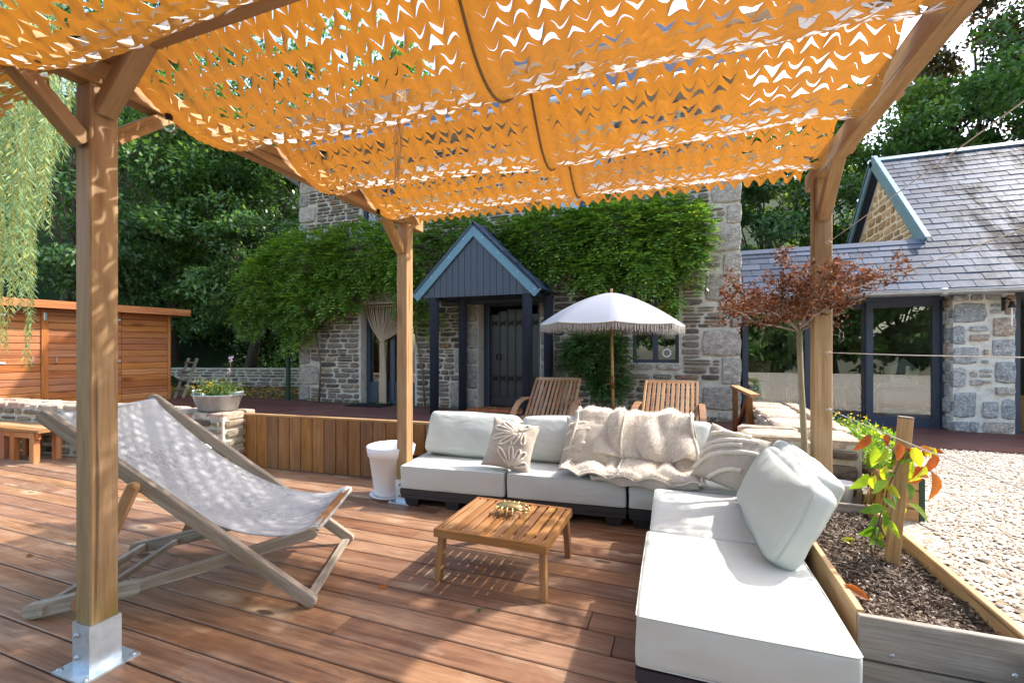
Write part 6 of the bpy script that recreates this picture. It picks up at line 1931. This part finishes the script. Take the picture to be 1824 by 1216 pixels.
# climber with big leaves
cl = thing('young_climber', 'young climber with big yellow-green and rust leaves tied to the stake', 'plant', (.84, 2.58, .31))
mb = MB(); mb.tube([(.84, 2.58, .30), (.83, 2.58, .41), (.86, 2.58, .49), (.89, 2.56, .66), (.93, 2.545, .80), (1.0, 2.55, .86), (1.06, 2.57, .85)], [.005, .004, .004, .003, .003, .0025, .002], 6)
mb.tube([(.845, 2.58, .36), (.86, 2.57, .45), (.87, 2.56, .53)], .003, 5); mb.tube([(.93, 2.545, .80), (.88, 2.56, .88), (.82, 2.58, .90)], .002, 5)
mb.build('stem', M_vine, cl, True)
LV = [((0.86, 2.51, 0.85), (0.85, 2.53, 0.77), 'g'), ((0.83, 2.6, 0.89), (0.78, 2.57, 0.83), 'r'), ((0.89, 2.56, 0.91), (0.88, 2.55, 0.86), 'r'), ((0.95, 2.58, 0.91), (0.94, 2.6, 0.86), 'y'), ((0.91, 2.5, 0.88), (0.9, 2.47, 0.82), 'r'), ((0.86, 2.61, 0.83), (0.85, 2.6, 0.75), 'g'), ((0.92, 2.6, 0.84), (0.92, 2.56, 0.77), 'g'), ((0.88, 2.55, 0.76), (0.87, 2.56, 0.69), 'y'), ((0.83, 2.52, 0.72), (0.82, 2.55, 0.65), 'y'), ((0.83, 2.62, 0.7), (0.77, 2.58, 0.64), 'g'), ((0.86, 2.49, 0.71), (0.81, 2.49, 0.66), 'g'), ((0.93, 2.62, 0.67), (0.96, 2.61, 0.59), 'y'), ((0.86, 2.52, 0.62), (0.91, 2.51, 0.59), 'g'), ((0.84, 2.49, 0.59), (0.77, 2.47, 0.57), 'g'), ((0.88, 2.55, 0.56), (0.84, 2.55, 0.59), 'g'), ((0.83, 2.52, 0.54), (0.81, 2.5, 0.5), 'g'), ((0.86, 2.52, 0.55), (0.87, 2.51, 0.5), 'g'), ((0.89, 2.53, 0.52), (0.9, 2.49, 0.47), 'g'), ((0.89, 2.61, 0.47), (0.95, 2.61, 0.4), 'g'), ((0.98, 2.58, 0.59), (1.04, 2.55, 0.55), 'g'), ((0.97, 2.63, 0.56), (0.99, 2.65, 0.51), 'y'), ((0.97, 2.51, 0.86), (0.98, 2.49, 0.79), 'y'), ((1.02, 2.59, 0.82), (1.07, 2.6, 0.85), 'r'), ((1.08, 2.62, 0.83), (1.05, 2.61, 0.72), 'r'), ((1.07, 2.61, 0.73), (1.09, 2.61, 0.61), 'r'), ((1.01, 2.53, 0.78), (0.98, 2.53, 0.7), 'y'), ((1.03, 2.61, 0.76), (1.0, 2.63, 0.67), 'r'), ((0.98, 2.56, 0.79), (0.96, 2.56, 0.71), 'g'), ((1.01, 2.49, 0.74), (0.98, 2.47, 0.75), 'r'), ((0.98, 2.6, 0.87), (0.95, 2.59, 0.9), 'y'), ((0.94, 2.51, 0.7), (0.97, 2.51, 0.63), 'g')]
L_bigy = foliage('climber_leaf_yellow', [(0, (0.34, 0.40, 0.03)), (1, (0.46, 0.44, 0.04))], 0.4, 0.35)
def big_leaf(name, b, tip, mat, parent, wd=.5, turn=0.0):
    b = Vector(b); tip = Vector(tip); L_ = (tip - b).length * 1.2
    prof3 = [(0, .0), (.12, .55), (.3, .95), (.5, 1.0), (.7, .78), (.87, .4), (1, 0.02)]
    v = []; f = []
    for i, (s, w_) in enumerate(prof3):
        z = -.30 * L_ * s * s
        for sg in (-1, 0, 1): v.append((s * L_ - .1 * L_, sg * w_ * wd * L_ / 2, z + abs(sg) * .15 * w_ * L_))
    for i in range(6):
        for k in range(2): f.append((i * 3 + k, i * 3 + 3 + k, i * 3 + 4 + k, i * 3 + 1 + k))
    me = mesh_from(name, v, f, mat, True)
    x = (tip - b).normalized(); up = Vector((math.sin(turn) * .8, -.75, .4)); y = up.cross(x).normalized(); z = x.cross(y)
    m = Matrix((x, y, z)).transposed().to_4x4(); m.translation = b
    return inst(name, me, m, parent)
r = random.Random(8)
for b, tp, c in LV: big_leaf('leaf', b, tp, {'g': L_big, 'r': L_bigr, 'y': L_bigy}[c], cl, r.uniform(.38, .52), r.uniform(-1.3, 1.3))
ST = [(.83, 2.58, .41), (.86, 2.58, .49), (.89, 2.56, .66), (.93, 2.545, .80), (1.0, 2.55, .86), (1.06, 2.57, .85)]
for q in range(26):
    k = r.randrange(5); p = Vector(ST[k]).lerp(Vector(ST[k + 1]), r.random()); a = r.uniform(0, 6.28)
    big_leaf('leaf', p, p + Vector((math.cos(a) * .05, math.sin(a) * .04, r.uniform(-.05, .0))) * r.uniform(.6, 1.2), r.choice((L_big, L_big, L_bigy)) if p.x < .97 else r.choice((L_bigr, L_bigr, L_bigy, L_big)), cl, r.uniform(.4, .6), r.uniform(-1.5, 1.5))
o = big_leaf('fallen_leaf', (.76, 2.72, .345), (.84, 2.74, .335), L_bigy, None, .3); tag(o, 'yellow leaf lying on the mulch by the climber', 'leaf', 'fallen leaves')
o = big_leaf('fallen_leaf', (.605, 2.12, .378), (.675, 2.10, .35), L_bigr, None, .35); tag(o, 'red leaf resting on the planter edge', 'leaf', 'fallen leaves')
for (x, y, a, lab, mt) in ((-1.54, 2.07, .4, 'curled brown leaf left of the slatted table', L_bigr), (-1.11, 2.43, 1.2, 'small brown leaf in the table shadow', L_bigr), (-.93, 2.05, 2.2, 'small pale leaf in front of the slatted table', L_light), (-3.84, 1.61, .2, 'ochre leaf on the boards left of the near post', L_fallen)):
    o = big_leaf('fallen_leaf', (x, y, .008), (x + .035 * math.cos(a), y + .035 * math.sin(a), .012), mt, None, .6); tag(o, lab, 'leaf', 'fallen leaves')

# planter box and weeds behind the bed
b2 = thing('planter_box', 'small brown board planter behind the raised bed', 'planter', (1.24, 3.55, .25))
for z in (.29, .40, .51): bar('front_board', (1.12, 3.40, z), (1.335, 3.40, z), .022, .105, M_bed, b2)
for z in (.29, .40, .51): bar('side_board', (1.325, 3.41, z), (1.325, 3.98, z), .022, .105, M_bed, b2)
bar('corner_post', (1.345, 3.40, .24), (1.345, 3.40, .58), .03, .03, M_green, b2, up=(0, 1, 0))
mb = MB(); mb.box((1.22, 3.7, .5), (.19, .56, .04)); mb.build('soil', M_soil, b2)
def tuft_plant(name, label, c, sx, sy, h, n, mat, ls, wd, flowers=0):
    t_ = thing(name, label, 'plant', c)
    P = np.array(c) + np.stack([rng.uniform(-sx, sx, n), rng.uniform(-sy, sy, n), rng.uniform(0, 1, n) ** .8 * h], 1)
    leaf_mesh('leaves', P, rdir(n, .9), rdir(n, .6), rng.uniform(.6, 1.3, n) * ls, rng.uniform(.6, 1.2, n) * ls * wd, mat, None, t_)
    if flowers:
        P = np.array(c) + np.stack([rng.uniform(-sx, sx, flowers), rng.uniform(-sy, sy, flowers), h * rng.uniform(.7, 1.15, flowers)], 1)
        leaf_mesh('flowers', P, rdir(flowers, .3), rdir(flowers), np.full(flowers, .02), np.full(flowers, .016), L_flow, None, t_)['kind'] = 'stuff'
tuft_plant('flowering_plant', 'yellow-flowered green plant behind the stone slab wall', (1.32, 4.5, .28), .13, .4, .42, 1300, L_light, .05, .3, 90)
tuft_plant('flowering_plant', 'bright green herb growing out of the small planter box', (1.22, 3.72, .5), .09, .25, .25, 800, L_big, .045, .35, 20)
n = 240
P = np.stack([rng.uniform(1.11, 1.2, n), rng.uniform(3.38, 3.44, n), rng.uniform(.5, .58, n)], 1)
o = leaf_mesh('dry_grass', P, np.stack([rng.normal(-.2, .25, n), rng.normal(-.25, .2, n), -np.ones(n)], 1), rdir(n), rng.uniform(.12, .28, n), np.full(n, .004), L_fallen); tag(o, 'dry straw hanging over the small planter box', 'grass', kind='stuff')
n = 320
P = np.stack([rng.uniform(-6.9, .6, n), rng.uniform(6.86, 6.98, n), .29 + np.abs(rng.normal(0, .03, n))], 1)
o = leaf_mesh('wall_foot_weeds', P, rdir(n, .8), rdir(n, .5), rng.uniform(.03, .07, n), rng.uniform(.015, .03, n), L_green); tag(o, 'small weeds along the foot of the house wall', 'weeds', kind='stuff')
n = 60
P = np.stack([rng.uniform(-7.5, .2, n), rng.uniform(4.2, 6.8, n), np.full(n, .293)], 1)
o = leaf_mesh('scattered_leaves', P, rdir(n) * (1, 1, .1), np.tile((0, 0, 1.0), (n, 1)) + rng.normal(0, .2, (n, 3)), rng.uniform(.03, .06, n), rng.uniform(.02, .035, n), L_fallen); tag(o, 'scattered yellow leaves on the terrace boards', 'leaves', kind='stuff')

# ------------------------------------------------------------------ small standard tree with dead brown leaves
dt = thing('dead_leaved_tree', 'small standard tree with withered brown leaves beside the right post', 'tree', (.76, 3.50, .0))
mb = MB(); mb.tube([(.775, 3.5, .0), (.77, 3.5, .6), (.745, 3.5, 1.1), (.735, 3.5, 1.45)], [.022, .02, .018, .017], 10); mb.build('trunk', M_stem, dt, True)
mb = MB(); LP, LD, LN = [], [], []
r = random.Random(17)
def grow(p, d, L_, rad, lev):
    n_ = 5; pts = [p]
    for i in range(n_):
        d = (d + Vector((r.gauss(0, .2), r.gauss(0, .2), r.gauss(.03, .10)))).normalized(); p = p + d * L_ / n_; pts.append(p)
        if lev >= 1 and r.random() < .85:
            if p.z < 1.43: continue
            for k in range(r.randint(1, 4)):
                LP.append(p + Vector((r.gauss(0, .012), r.gauss(0, .012), r.gauss(0, .012)))); LD.append((r.gauss(0, 1), r.gauss(0, 1), r.gauss(-.4, .7))); LN.append((r.gauss(0, 1), r.gauss(0, 1), r.gauss(0, 1)))
    mb.tube(pts, [rad * (1 - .6 * i / n_) for i in range(n_ + 1)], 4, False)
    if lev < 3:
        for k in range(3 if lev < 2 else 3):
            q = pts[r.randint(1, n_)]
            nd = (d + Vector((r.gauss(0, .6), r.gauss(0, .6), r.gauss(.05, .38)))).normalized()
            grow(q, nd, L_ * r.uniform(.5, .75), rad * .55, lev + 1)
for k in range(15):
    a = k / 15 * 6.283 + r.uniform(-.2, .2)
    grow(Vector((.735, 3.5, 1.43 + r.uniform(-.02, .03))), Vector((math.cos(a), math.sin(a), r.uniform(.18, .75))).normalized(), r.uniform(.3, .44), .008, 0)
mb.build('branches', M_twig, dt)
LP = np.array([tuple(p) for p in LP]); n = len(LP)
leaf_mesh('crown', LP, LD, LN, rng.uniform(.018, .038, n), rng.uniform(.011, .02, n), L_dead, None, dt, .2)
print('dead leaves', n)
print('objects', len(bpy.data.objects), 'tris', sum(sum(len(p.vertices) - 2 for p in o.data.polygons) if False else len(o.data.polygons) * 2 for o in bpy.data.objects if o.type == 'MESH'))
